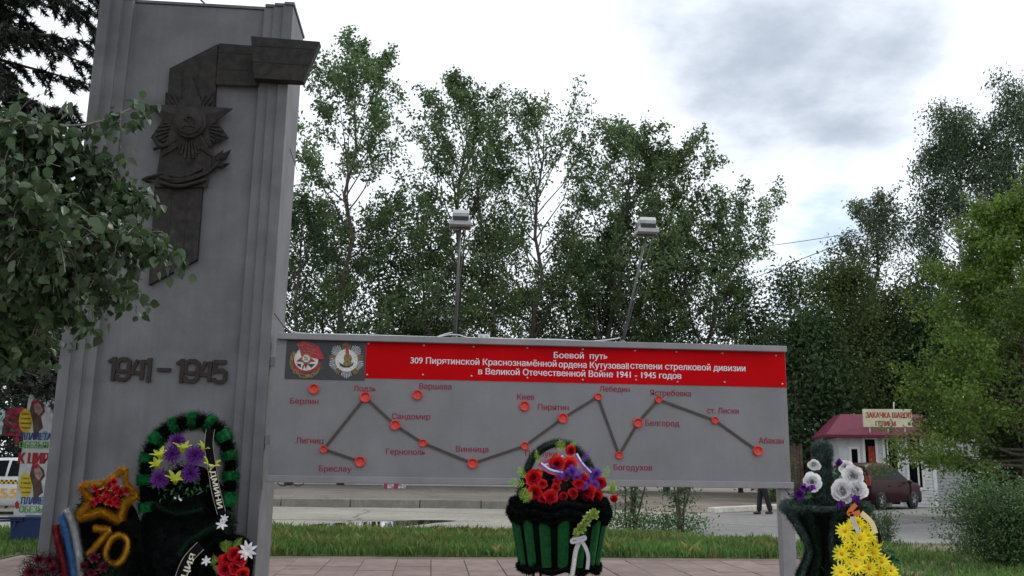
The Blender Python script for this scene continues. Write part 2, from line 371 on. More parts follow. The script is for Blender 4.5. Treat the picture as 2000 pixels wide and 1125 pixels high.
M_walk = ground_mat('pavement_asphalt', (.125, .108, .092), (.175, .153, .13), .9, sc1=.4, crack=.3)
M_kerb = streaked('kerb_concrete', (.19, .178, .148), .9, .6)
sheet('ground', [(-400, -200), (500, -200), (500, 600), (-400, 600)], 0, M_asph)
sheet('driveway', [(5.4, 11.3), (7.3, 9.4), (9.4, 10.1), (13.5, 9.2), (26, 9), (40, 14), (40, 34), (23, 27.0), (20.3, 27.5), (10.8, 20.8), (8.4, 18.4)], .004, M_asph2)
# pink slabs: a grid of separate cast slabs with open joints
def slab_mat():
    m = mat('pink_slab', (.15, .100, .088), .8, .14, 5., .35, 90., col2=(.21, .155, .138), island=.16); return m
mb = MB(); SL = .5
for i in range(-9, 15):
    for j in range(-26, 13):
        x, y = i*SL+.02, 6.05-(j+14)*SL if False else 6.05-(j+27)*SL
        if y < -13: continue
        dz = random.uniform(-.003, .003); g = .006
        mb.box((x+g, y+g, -.05), (x+SL-g, y+SL-g, .022+dz))
tag(mb.build('paving', slab_mat(), bevel=.006), kind='structure')
sheet('paving_bed', [(-4.49, -7), (7.53, -7), (7.53, 6.57), (-4.49, 6.57)], .008, M_soil)
mb = MB()
vergeN = [(-40, 6.6), (-4.7, 6.6), (7.6, 6.6), (7.6, -13), (60, -13), (60, 8.6), (26, 8.8), (13.5, 9.0), (12.4, 9.8), (11.0, 9.75), (9.4, 9.9), (8.2, 9.3), (7.3, 9.2), (6.4, 10.3), (5.3, 11.0), (3.6, 10.8), (2, 11.2), (.2, 11.0), (-1.8, 11.5), (-4, 11.2), (-8, 11.4), (-40, 11.5)]
sheet('verge', vergeN, .012, M_soil)
sheet('verge_beside_paving', [(-40, -13), (-4.7, -13), (-4.7, 6.6), (-40, 6.6)], .012, M_soil)
# raised pavement beyond the road, kerb stones along it
KZ = .27
pav = [(-80, 22.85), (7.2, 22.85), (8.4, 23.3), (9.0, 24.6), (9.2, 27), (10, 60), (-80, 60)]
sheet('pavement', pav, KZ-.01, M_walk)
ks = Thing('kerb', 'row of old grey concrete kerb stones between road and far pavement', 'kerb', (0, 22.6, 0))
mb = MB(); x = -60.
while x < 7.0:
    wd = min(random.uniform(2.0, 2.6), 7.2-x); dz = random.uniform(-.012, .012); dy = random.uniform(-.015, .015)
    mb.hexa([(x+.012, 22.58+dy, -.02), (x+wd-.012, 22.58+dy, -.02), (x+wd-.012, 22.86, -.02), (x+.012, 22.86, -.02)],
            [(x+.012, 22.63+dy, KZ+dz), (x+wd-.012, 22.63+dy, KZ+dz), (x+wd-.012, 22.86, KZ+dz), (x+.012, 22.86, KZ+dz)]); x += wd
ks.part('kerb_stones', mb, M_kerb, bevel=.02)
mb = MB(); cv = bez([(7.2, 22.72, 0), (8.45, 23.15, 0), (9.05, 24.5, 0), (9.25, 27, 0)], 4)
for a, b in zip(cv, cv[1:]):
    d = (b-a).normalized(); q = V((d.y, -d.x, 0))*.12
    mb.hexa([a+q+V((0,0,-.02)), b-d*.012+q+V((0,0,-.02)), b-d*.012-q+V((0,0,-.02)), a-q+V((0,0,-.02))], [a+q*.8+V((0,0,KZ*.95)), b-d*.012+q*.8+V((0,0,KZ*.95)), b-d*.012-q+V((0,0,KZ*.95)), a-q+V((0,0,KZ*.95))])
ks.part('corner_stones', mb, M_kerb, bevel=.015)
sheet('dirt', [(8.7, 22.4), (9.6, 21.3), (10.8, 21.0), (20.3, 27.7), (23, 27.3), (40, 34), (40, 60), (10.2, 60), (9.5, 27), (9.2, 24.2)], .008, M_dirt)
# a puddle lying in the road with a cracked edge
mb = MB(); pud = [(590,1026.5),(640,1022.5),(700,1020),(760,1018.5),(800,1016.5),(850,1016),(892,1017.5),(860,1020.5),(830,1024),(800,1027),(760,1029.5),(700,1031),(650,1030)]
pp = [G(*p) for p in pud]; pc = bez([tuple(p) for p in pp]+[tuple(pp[0])], 4)[:-1]
mb.add([(p.x, p.y+random.uniform(-.04, .04), .006) for p in pc], [tuple(range(len(pc)))])
wm = mat('puddle_water', (.035, .032, .028), .03, .1, 3., .02, 6., spec=.8); tag(mb.build('puddle', wm), kind='structure')
# tar joint across the road
mb = MB(); jt = [(-40, 15.3)]
xx = -40.
while xx < 3: xx += random.uniform(.4, 1.1); jt.append((xx, 15.75+.012*xx+random.uniform(-.03, .03)))
mb.add([(a, b-.045, .005) for a, b in jt]+[(a, b+.03+random.uniform(0, .03), .005) for a, b in jt], [(i, i+1, len(jt)+i+1, len(jt)+i) for i in range(len(jt)-1)])
tag(mb.build('road_joint', mat('joint_tar', (.07, .065, .06), .9)), kind='structure')

# ------------------------------------------------------------------ the stele
M_paint = streaked('grey_wall_paint', (.142, .143, .150), .72, .28, fine=.13)
M_bronze = mat('dark_bronze', (.026, .0225, .020), .62, .30, 14., .25, 70., metal=.15, spec=.3)
M_digit = mat('rusty_bronze', (.019, .012, .009), .7, .3, 20., .3, 60.)
HS, WS, TS = 5.82, 1.8212, .69
st = Thing('memorial_stele', 'tall grey stepped concrete stele with bronze ribbon and dates 1941 to 1945', 'monument', (-WS/2, .3, 0))
# plan: three stepped flutes each side round a recessed field
xs = [0, -.097, -.194, -.291]; ys = [0, .032, .064, .125]
plan = [(0, 0), (xs[1], 0), (xs[1], ys[1]), (xs[2], ys[1]), (xs[2], ys[2]), (xs[3], ys[2]), (xs[3], ys[3])]
plan += [(-WS-x, y) for x, y in plan[::-1]] + [(-WS, TS), (0, TS)]
def vprism(mb, plan, z0, z1):
    n = len(plan); a = sum(p[0]*q[1]-q[0]*p[1] for p, q in zip(plan, plan[1:]+plan[:1]))
    if a < 0: plan = plan[::-1]
    mb.add([(x, y, z0) for x, y in plan]+[(x, y, z1) for x, y in plan], [tuple(range(n-1, -1, -1)), tuple(range(n, 2*n))]+[(i, (i+1) % n, n+(i+1) % n, n+i) for i in range(n)])
mb = MB(); vprism(mb, plan, 0, HS); st.part('shaft', mb, M_paint, bevel=.006)
mb = MB(); vprism(mb, [(x*1.0+(.012 if x > -1 else -.012), y+(-.012 if y < .3 else .012)) for x, y in plan], HS+.002, HS+.03)
st.part('cap_sheet', mb, mat('cap_metal', (.10, .11, .11), .5))
mb = MB(); mb.box((-2.3, -.75, 0), (.03, .95, .16)); st.part('plinth', mb, M_paint, bevel=.01)
YF = ys[3]
def X(px, py, Y): p = at(px, py, Y); return (p.x, p.z)
def poly(pts, Y): return [X(a, b, Y) for a, b in pts]
mb = MB()          # hairline joints on the side face
for pa, pb in (((566, 290), (581, 334)), ((536, 612), (556, 640))):
    def side(px, py):
        d = ray(px, py); return CAM+d*((.0015-CAM.x)/d.x)
    a, b = side(*pa), side(*pb); mb.tube([a, b], .004, 4)
st.part('joint_line', mb, mat('joint_dark', (.06, .058, .056), .9))
mb = MB(); mb.tube(bez([at(388, -14, .3), at(391, -2, .28), at(398, 5, .2), at(400, 9, .16)], 5), .009, 5); st.part('wire_end', mb, M_bronze)
# bronze order ribbon
rib = None
mb = MB(); vert = poly([(331, 133), (426, 85), (421.5, 168), (420, 215), (395, 372), (385, 507), (290, 557), (301, 372), (325, 215)], YF-.05)
mb.prism(vert, YF-.05, YF-.001); rib = st.part('ribbon', mb, M_bronze, bevel=.004)
mb = MB(); hz = poly([(427.5, 84), (500, 89.5), (507, 168), (421.5, 165)], YF-.065); mb.prism(hz, YF-.065, YF-.052); mb.prism(poly([(432, 88), (500, 92), (505, 164), (427, 161)], YF-.04), YF-.051, YF-.001)
fold = st.part('ribbon_fold', mb, M_bronze, bevel=.003)
def lines(mb, segs, Y, wd):
    for a, b in segs: mb.strip([X(*a, Y), X(*b, Y)], wd, Y, Y+.004)
M_groove = mat('bronze_groove', (.012, .011, .010), .8)
mb = MB(); lines(mb, [((426, 101), (498, 106)), ((425, 134), (500, 138))], YF-.067, .012); st.part('groove', mb, M_groove, fold)
mb = MB(); lines(mb, [((358, 130), (336, 372)), ((390, 112), (368, 372)), ((335, 374), (326, 535)), ((366, 374), (356, 520))], YF-.052, .008); st.part('groove', mb, M_groove, rib)
mb = MB(); tabY = -.115; mb.prism(poly([(490, 70), (625, 81), (592, 158), (496, 152.5)], tabY), tabY, tabY+.11); tab = st.part('ribbon_end', mb, M_bronze, bevel=.004)
mb = MB(); lines(mb, [((491, 88), (616, 96)), ((493, 119), (605, 127))], tabY-.003, .010); st.part('groove', mb, M_groove, tab)
# the order star
ocx, ocy = 368, 238; YS = YF-.055
def star_pts(cx, cy, ro, ri, n, rot, Y, sx=1.):
    o = []
    for k in range(2*n):
        a = rot+math.pi*k/n; r = ro if k % 2 == 0 else ri
        o.append(X(cx+r*math.cos(a)*sx, cy-r*math.sin(a), Y))
    return o
star = Thing  # keep name free
mb = MB(); mb.prism(star_pts(ocx+2, ocy+6, 80, 52, 5, R(-90), YS-.02), YS-.02, YS+.004)
ray_parts = []
for k in range(5):
    a0 = R(-90)+k*R(72); rays = MB(); ray_parts.append(rays)
    for j in range(-3, 4):
        a = a0+R(j*7.5); r1 = 74-abs(j)*7.5
        rays.strip([X(ocx+2+34*math.cos(a), ocy+6-34*math.sin(a), YS-.02), X(ocx+2+r1*math.cos(a), ocy+6-r1*math.sin(a), YS-.02)], .017, YS-.036, YS-.019)
so_ = st.part('order_star', mb, M_bronze, bevel=.004); [st.part('rays', r_, M_bronze, so_) for r_ in ray_parts]
def pyr_star(mb, cx, cy, ro, ri, rot, Y0, rise, tilt=0):
    """faceted five-pointed star standing off the plane"""
    P = []
    for k in range(10):
        a = rot+math.pi*k/5; r = ro if k % 2 == 0 else ri; x, z = X(cx+r*math.cos(a), cy-r*math.sin(a), Y0); P.append((x, Y0, z))
    x, z = X(cx, cy, Y0); c = (x, Y0-rise, z)
    B = [(p[0], Y0+.012, p[2]) for p in P]
    mb.add(P+[c]+B, [(k, (k+1) % 10, 10) for k in range(10)]+[(11+k, 11+(k+1) % 10, (k+1) % 10, k) for k in range(10)])
mb = MB(); pyr_star(mb, ocx+2, ocy-2, 88, 38, R(90-2), YS-.034, .045); st.part('star_points', mb, M_bronze, so_)
mb = MB(); cx, cz = X(ocx+2, ocy, YS-.08)
mb.lathe([(.0, .052), (.118, .052), (.125, .046), (.125, .034), (.148, .034), (.155, .028), (.158, -.03)], (cx, YS-.045, cz), (0, -1, 0), 28, cap=False)
st.part('medallion', mb, M_bronze, so_)
def hammer_sickle(mb, cx, cz, s, y0, y1):
    arc = [(cx+s*.55*math.cos(R(a)), cz+s*.55*math.sin(R(a))) for a in range(100, -150, -18)]
    mb.strip(arc, s*.16, y0, y1); mb.strip([arc[-1], (cx-s*.75, cz-s*.8)], s*.17, y0+.001, y1)
    mb.strip([(cx-s*.45, cz+s*.35), (cx+s*.65, cz-s*.7)], s*.15, y0-.001, y1); mb.strip([(cx-s*.65, cz+s*.2), (cx-s*.2, cz+s*.6)], s*.3, y0-.002, y1)
mb = MB(); hammer_sickle(mb, cx, cz, .085, YS-.109, YS-.09); st.part('hammer_and_sickle', mb, M_bronze, so_)
mb = MB()          # crossed rifle and sabre ends
mb.tube(bez([at(300, 268, YS-.04), at(312, 284, YS-.04), at(330, 282, YS-.04), at(345, 262, YS-.035)], 5), .022, 6); st.part('sabre_hilt', mb, M_bronze, so_); mb = MB(); mb.tube([at(412, 290, YS-.03), at(395, 262, YS-.04)], .02, 6)
st.part('sabre', mb, M_bronze, so_); mb = MB(); mb.tube([at(300, 292, YS-.03), at(345, 272, YS-.05)], .016, 6); st.part('rifle', mb, M_bronze, so_)
# folded lower ribbon and laurel
mb = MB(); mb.prism(poly([(313, 292), (345, 285), (372, 308), (400, 285), (416, 300), (405, 366), (300, 366), (308, 330)], YF-.07), YF-.07, YF-.051)
low = st.part('ribbon_knot', mb, M_bronze, bevel=.006)
mb = MB()
for a, b, c in (((312, 345), (350, 352), (402, 338)), ((310, 355), (350, 364), (404, 350)), ((330, 342), (360, 345), (395, 328))):
    mb.tube(bez([at(*a, YF-.08), at(*b, YF-.095), at(*c, YF-.08)], 6), [.012]+[.022]*11+[.012], 6)
st.part('twist', mb, M_bronze, low)
lau = MB(); lau.tube(bez([at(278, 351, YF-.03), at(300, 345, YF-.05), at(345, 356, YF-.1), at(400, 340, YF-.1), at(425, 318, YF-.06), at(448, 297, YF-.04)], 6), .013, 6)
def leaf3(mb, a, b, wd, Y):
    p, q = V(at(*a, Y)), V(at(*b, Y)); d = q-p; s = V((-d.z, 0, d.x)).normalized()*wd/2; fr = V((0, -.022, 0)); bk = V((0, .01, 0))
    pts = [p, p+d*.45+s, q, p+d*.45-s]; mb.add([tuple(x) for x in pts]+[tuple(p+d*.3+fr), tuple(p+d*.7+fr)]+[tuple(x+bk) for x in pts],
        [(0, 4, 1), (4, 5, 1), (1, 5, 2), (2, 5, 3), (3, 5, 4), (3, 4, 0), (0, 1, 7, 6), (1, 2, 8, 7), (2, 3, 9, 8), (3, 0, 6, 9)])
for a, b, wd in (((278, 351), (330, 338), .05), ((418, 322), (436, 292), .075), ((424, 318), (451, 292), .07), ((420, 328), (449, 319), .06), ((400, 338), (430, 322), .06), ((276, 350), (300, 357), .035), ((345, 352), (385, 338), .06), ((360, 358), (403, 345), .055)):
    leaf3(lau, a, b, wd, YF-.06)
st.part('laurel_branch', lau, M_bronze)
# dates
def digit(mb, ch, x0, x1, zt, zb, y0, y1):
    w_, h = x1-x0, zt-zb; s = .035; c = .022
    q = lambda u, v: (x0+s/2+(w_-s)*u, zb+s/2+(h-s)*v)
    if ch == '1': mb.strip([(x1-s/2-.004, zb), (x1-s/2-.004, zt)], s, y0, y1); mb.strip([(x0+.006, zt-.045), (x1-s*.6, zt-.010)], .03, y0+.002, y1)
    if ch == '9':
        mb.strip([q(.25, 1), q(.75, 1), q(1, .88), q(1, .12), q(.75, 0), q(.25, 0), q(0, .1), q(0, .22)], s, y0, y1)
        mb.strip([q(.28, 1), q(0, .88), q(0, .5), q(.22, .40), q(.9, .40)], s, y0+.002, y1)
    if ch == '4': mb.strip([q(.85, 0), q(.85, 1)], s, y0, y1); mb.strip([q(.45, 1), q(0, .34), q(1.02, .34)], s*.95, y0+.002, y1)
    if ch == '5': mb.strip([q(1.02, 1), q(.05, 1), q(.05, .52), q(.7, .60), q(1, .48), q(1, .14), q(.75, 0), q(.25, 0), q(0, .1), q(0, .2)], s, y0, y1)
    if ch == '-': mb.strip([(x0, (zt+zb)/2), (x1, (zt+zb)/2)], s*.9, y0, y1)
nums = st
for ch, x0, x1, yt, yb in (('1', 209, 222, 696, 743), ('9', 224.5, 251, 696.5, 744.5), ('4', 252.5, 281, 697.5, 745), ('1', 281, 292, 698, 746), ('-', 305, 331, 716, 727), ('1', 343, 356, 700, 747), ('9', 358, 386, 700, 748), ('4', 387, 413, 701, 748.5), ('5', 414.5, 441, 702, 749.5)):
    a = at(x0, yt, YF-.05); b = at(x1, yb, YF-.05); mb = MB(); digit(mb, ch, a.x, b.x, a.z, b.z, YF-.024, YF-.002)
    nums.part('date_dash' if ch == '-' else 'date_digit', mb, M_digit)

# ------------------------------------------------------------------ the route board
YB = -.068
M_board = streaked('board_paint', (.195, .194, .202), .6, .12, 1.6, .08, 150., .06)
M_rail = streaked('rail_paint', (.225, .222, .232), .5, .18, 1.6, .05)
def zc(*pts): return sum(at(*p, YB).z for p in pts)/len(pts)
ZT, ZT2, ZB1, ZB2 = zc((541, 649.5), (1537.5, 675.5)), zc((541, 661), (1537.5, 688)), zc((519, 929), (1552, 941)), zc((518.5, 943), (1551, 953.5))
sb = Thing('route_board', 'wide grey board with red title band and battle route of red discs', 'information board', (2.45, .05, 0))
YP = YB+.06
mb = MB(); mb.box((.05, YP, ZB1-.01), (4.79, YP+.06, ZT2+.02)); sb.part('panel', mb, M_board)
mb = MB(); mb.box((.063, YB, ZT2), (4.788, YB+.17, ZT)); sb.part('top_rail', mb, M_rail, bevel=.006)
mb = MB(); mb.box((.047, YB, ZB2), (4.796, YB+.17, ZB1)); sb.part('bottom_rail', mb, M_rail, bevel=.006)
px0 = at(1523, 970, 0.02).x; px1 = at(1549, 970, .02).x
for xx0, xx1 in ((px0, px1),): mb = MB(); mb.box((xx0, .0, 0), (xx1, .11, ZB2-.002)); sb.part('post', mb, M_rail, bevel=.005)
mb = MB(); mb.box((4.70, YP+.062, ZB2), (4.76, YP+.11, ZT2)); sb.part('stiffener', mb, M_rail)
for x in (.35, 2.4): mb = MB(); mb.box((x, YP+.062, ZB2), (x+.06, YP+.11, ZT2)); sb.part('stiffener', mb, M_rail)
mb = MB(); mb.box((.002, .03, 1.6), (.049, .09, 1.68)); mb.box((.002, .03, 2.3), (.049, .09, 2.38)); sb.part('wall_bracket', mb, M_rail)
M_red = mat('red_vinyl', (.50, .0012, .004), .6, .05, 3., .02, spec=.06)
hy = YP-.004
hp = poly([(716, 668), (1534.5, 691), (1536, 753), (714, 743)], hy)
zt_, zb_ = (hp[0][1]+hp[1][1])/2, (hp[2][1]+hp[3][1])/2; zt_ = min(zt_+.012, ZT2-.001)
mb = MB(); mb.prism([(hp[0][0], zt_), (4.786, zt_), (4.786, zb_), (hp[0][0], zb_)], hy, YP-.0005); hdr = sb.part('title_band', mb, M_red)
M_white = mat('white_lettering', (.72, .70, .74), .5, .03); M_crim = mat('crimson_lettering', (.25, .005, .040), .5, .05)
def line_text(parent, body, x0, y0, x1, y1, cap, Y, m, name='lettering', bold=.024):
    a, b = at(x0, y0, Y), at(x1, y1, Y); z = (a.z+b.z)/2
    mb = MB(); write(mb, body, (a.x, Y, z), (1, 0, 0), (0, 0, 1), b.x-a.x, size(cap, a), bold=bold)
    return sb.part(name, mb, m, parent)
ty = hy-.002
line_text(hdr, 'Боевой  путь', 1081.5, 699.5, 1187, 701.5, 12, ty, M_white)
line_text(hdr, '309 Пирятинской Краснознамённой', 801.5, 709.5, 1087, 716.5, 12.5, ty, M_white)
line_text(hdr, 'ордена Кутузова', 1091, 717, 1220.5, 721, 12.5, ty, M_white)
line_text(hdr, 'II', 1222.5, 721, 1228, 721, 12.5, ty, M_white)
line_text(hdr, 'степени стрелковой дивизии', 1231, 720.5, 1456, 725, 12.5, ty, M_white)
line_text(hdr, 'в Великой Отечественной Войне 1941 - 1945 годов', 934, 731, 1331, 740, 12.5, ty, M_white)
M_screw = mat('screw_zinc', (.5, .5, .52), .4, metal=.6)
for px, py in ((720, 671), (828, 674.5), (925, 677), (1030, 679.5), (1138, 682), (1240, 685), (1321, 687), (1411, 690), (1515, 694.5), (717, 732), (826, 732), (921, 734.5), (1030, 738), (1138, 742), (1242, 742), (1323, 746), (1415, 746.5), (1528, 750)):
    p = at(px, py, hy); mb = MB(); mb.lathe([(.0095, 0), (.0095, .004), (.006, .008), (0.001, .009)], (p.x, hy, p.z), (0, -1, 0), 10, cap=False); sb.part('screw', mb, M_screw, hdr)
cty = YP-.002
for t, x0, y0, x1, y1 in (('Берлин', 566, 788.5, 622, 789), ('Лодзь', 690, 764, 734.5, 764.5), ('Варшава', 818.5, 759.5, 882, 760.5), ('Сандомир', 765, 818, 840.5, 819.5), ('Киев', 1010, 780, 1043.5, 781), ('Пирятин', 1050.5, 800, 1111, 801.5), ('Лигниц', 577.5, 865.5, 632, 866.5), ('Гернополь', 753.5, 887.5, 831, 888.5), ('Винница', 890, 882, 954, 883.5), ('Бреслау', 622.5, 920.5, 686.5, 921.5), ('Прилуки', 1026, 891, 1088, 892), ('Лебедин', 1171, 764.5, 1230, 766), ('Ястребовка', 1269.5, 772.5, 1350, 774), ('ст. Лиски', 1381, 806.5, 1443, 808.5), ('Белгород', 1260.5, 831.5, 1327, 832.5), ('Богодухов', 1198.5, 918, 1274, 919), ('Абакан', 1482, 865.5, 1531, 867)):
    line_text(None, t, x0, y0, x1, y1, 11.3, cty, M_crim, 'town_name')
TOWN = dict(Br=(703.5, 901.5, 10.5), Lg=(632.5, 877.5, 7.5), Lo=(713.5, 776, 10.5), Sa=(772, 830.5, 10), Te=(826, 865.5, 7.8), Vi=(923, 905, 10), Pr=(1025, 871, 7.8), Py=(1099, 817, 10), Le=(1167.5, 775, 7.3), Bg=(1209, 889, 7.5), Be=(1245.5, 826, 9.3), Ya=(1285.5, 780.5, 7), Li=(1395.5, 821, 7.3), Ab=(1479, 880.5, 9.8), Ber=(613.5, 760, 10), Va=(815.5, 771.5, 9.8), Ki=(1024, 793, 9.8))
M_disc = mat('red_disc_plastic', (.62, .038, .022), .35, .10, 30.)
for k, (px, py, r) in TOWN.items():
    p = at(px, py, YP); rr = size(r, p); mb = MB()
    mb.lathe([(rr, 0), (rr, .022), (rr*.93, .026), (rr*.80, .026), (rr*.74, .012), (rr*.3, .013), (.0005, .014)], (p.x, YP-.001, p.z), (0, -1, 0), 28, cap=False); sb.part('town_disc', mb, M_disc, bevel=0)
M_route = mat('route_strip_brown', (.050, .036, .026), .5, .2, 30.)
path = ['Br', 'Lg', 'Lo', 'Sa', 'Te', 'Vi', 'Pr', 'Py', 'Le', 'Bg', 'Be', 'Ya', 'Li', 'Ab']
for a, b in zip(path, path[1:]):
    A, B = TOWN[a], TOWN[b]; mb = MB(); p, q = V(X(A[0], A[1], YP)), V(X(B[0], B[1], YP)); d = (q-p).normalized()
    mb.strip([tuple(p+d*size(A[2]*.9, (p.x, YP, p.y))), tuple(q-d*size(B[2]*.9, (q.x, YP, q.y)))], .024, YP-.011, YP-.0005); sb.part('route_strip', mb, M_route)
# the two order plaques
M_plq = mat('slate_plaque', (.030, .033, .037), .5, .12, 6., .05)
M_gold = mat('order_gold', (.20, .135, .05), .45, .35, 40., .2, 90., metal=.3); M_silv = mat('order_silver', (.36, .36, .39), .45, .3, 60., .2, 90., metal=.2)
M_enred = mat('order_red_enamel', (.33, .008, .022), .35, .2, 20.); M_enwh = mat('order_white_enamel', (.60, .60, .56), .4, .1, 20.); M_blk = mat('order_black', (.02, .022, .022), .5)
k_ = 180/2000
def E1(x, y): return (545+x*k_, 655+y*k_)
zt2 = ZT2-.001; y3 = YP-.005
z_b = (X(*E1(130, 945), y3)[1]+X(*E1(1875, 980), y3)[1])/2
xa, xm, xb = X(*E1(145, 500), y3)[0], X(*E1(1000, 500), y3)[0], hp[0][0]-.003
ps = []
for x0, x1 in ((xa, xm-.002), (xm+.002, xb)): mb = MB(); mb.box((x0, y3, z_b), (x1, YP-.0005, zt2)); ps.append(sb.part('order_plaque', mb, M_plq))
def flat(parent, pts, lvl, m, name):
    Y = y3-.0016*lvl; mb = MB(); mb.prism([X(*E1(*p), Y) for p in pts], Y, y3-.0003); return sb.part(name, mb, m, parent)
def circ(cx, cy, rx, ry=None, n=28, a0=0, a1=360):
    ry = ry or rx; return [(cx+rx*math.cos(R(a0+(a1-a0)*i/n)), cy+ry*math.sin(R(a0+(a1-a0)*i/n))) for i in range(n + (0 if a1-a0 == 360 else 1))]
p0, p1 = ps
mb = MB()                                # golden ears wreath: many small grains
for i in range(70):
    a = R(15+i*205/70); 
    if i % 2: r = random.uniform(300, 335)
    else: r = random.uniform(345, 385)
    cx_, cy_ = 590+r*math.cos(a)*.93, 560+r*math.sin(a)*.95
    d = a+math.pi/2+random.uniform(-.6, .6); q = [(cx_+46*math.cos(d), cy_+46*math.sin(d)), (cx_+16*math.cos(d+1.57), cy_+16*math.sin(d+1.57)), (cx_-46*math.cos(d), cy_-46*math.sin(d)), (cx_-16*math.cos(d+1.57), cy_-16*math.sin(d+1.57))]
    Y = y3-.0012-.00004*i; mb.prism([X(*E1(*p), Y) for p in q], Y, y3-.0003)
sb.part('wreath_ears', mb, M_gold, p0)
flat(p0, circ(590, 520, 262, 258), 2, M_enwh, 'white_field')
flat(p0, circ(590, 545, 330, 270, 24, 12, 168)+circ(590, 530, 262, 232, 24, 168, 12), 3, M_enred, 'enamel_band')
st5 = []
for k in range(10):
    a = R(90+36*k); r = 225 if k % 2 == 0 else 95; st5.append((580+r*math.cos(a), 500+r*math.sin(a)))
flat(p0, st5, 4, M_enred, 'red_star')
flat(p0, [(385, 610), (480, 620), (470, 695), (410, 660)], 4.4, M_blk, 'tool_shape'); flat(p0, [(620, 620), (780, 620), (700, 705)], 4.4, M_blk, 'tool_shape'); flat(p0, [(500, 700), (530, 630), (545, 640), (515, 745)], 4.6, M_blk, 'tool_shape')
flat(p0, [(395, 170), (520, 130), (680, 150), (860, 235), (990, 510), (860, 520), (690, 470), (500, 400)], 5, M_enred, 'red_flag')
flat(p0, [(385, 165), (400, 160), (505, 405), (488, 410)], 5.4, M_gold, 'flag_staff')
for l in ([(450, 215), (600, 200), (740, 250)], [(490, 280), (610, 275), (780, 335)], [(520, 345), (640, 340), (860, 430)]):
    Y = y3-.0016*5.5; mb = MB(); mb.strip([X(*E1(*p), Y) for p in l], .006, Y, y3-.0005); sb.part('flag_lettering', mb, M_gold, p0)
flat(p0, circ(592, 505, 112), 6, M_gold, 'medallion_ring'); flat(p0, circ(588, 503, 78), 7, M_enwh, 'medallion')
mb = MB(); c_ = X(*E1(588, 503), y3); hammer_sickle(mb, c_[0], c_[1], .026, y3-.0135, y3-.011); sb.part('hammer_and_sickle', mb, M_blk, p0)
# silver and gold rayed star
for i, ang in enumerate((-90, -20, 20+180-360, 90, 35, 145)): pass
for ang, r, m, n in ((-45, 400, M_silv, 7), (-135, 400, M_silv, 7), (15, 385, M_silv, 8), (165, 385, M_silv, 8), (90, 385, M_silv, 7), (-10, 375, M_gold, 4), (190, 375, M_gold, 4), (-90, 380, M_gold, 6), (50, 370, M_gold, 4), (130, 370, M_gold, 4)):
    mb = MB()
    for j in range(n):
        a = R(ang+(j-(n-1)/2)*6.2); rr = r*(1-abs(j-(n-1)/2)*.045); Y = y3-.0012-.0003*j-(.0008 if m is M_gold else 0)
        q = [(1460+150*math.cos(a-.05), 540+150*math.sin(a-.05)), (1460+rr*math.cos(a-.034), 540+rr*math.sin(a-.034)), (1460+(rr+16)*math.cos(a), 540+(rr+16)*math.sin(a)), (1460+rr*math.cos(a+.034), 540+rr*math.sin(a+.034)), (1460+150*math.cos(a+.05), 540+150*math.sin(a+.05))]
        mb.prism([X(*E1(*p), Y) for p in q], Y, y3-.0003)
    sb.part('star_rays', mb, m, p1)
flat(p1, circ(1465, 545, 250), 3.5, M_silv, 'ring_edge'); flat(p1, circ(1465, 545, 238), 4, M_enwh, 'enamel_ring')
mb = MB()
for i in range(16):
    a = R(120+i*300/15); q = circ(1465+200*math.cos(a), 545+200*math.sin(a), 13, n=6); Y = y3-.0016*4.4; mb.prism([X(*E1(*p), Y) for p in q], Y, y3-.0005)
sb.part('ring_lettering', mb, M_silv, p1)
flat(p1, circ(1465, 545, 165), 5, M_enwh, 'inner_field'); flat(p1, [(1300, 590), (1400, 640), (1530, 640), (1625, 575), (1600, 650), (1520, 700), (1400, 700), (1330, 660)], 5.6, M_blk, 'laurel')
flat(p1, [(1440, 400), (1450, 300), (1475, 190), (1495, 190), (1505, 300), (1525, 400)], 5.8, M_enred, 'tower')
flat(p1, [(1400, 480), (1430, 415), (1500, 395), (1560, 430), (1585, 500), (1560, 560), (1590, 620), (1540, 660), (1450, 670), (1390, 620), (1420, 560)], 6.4, M_gold, 'relief_profile')

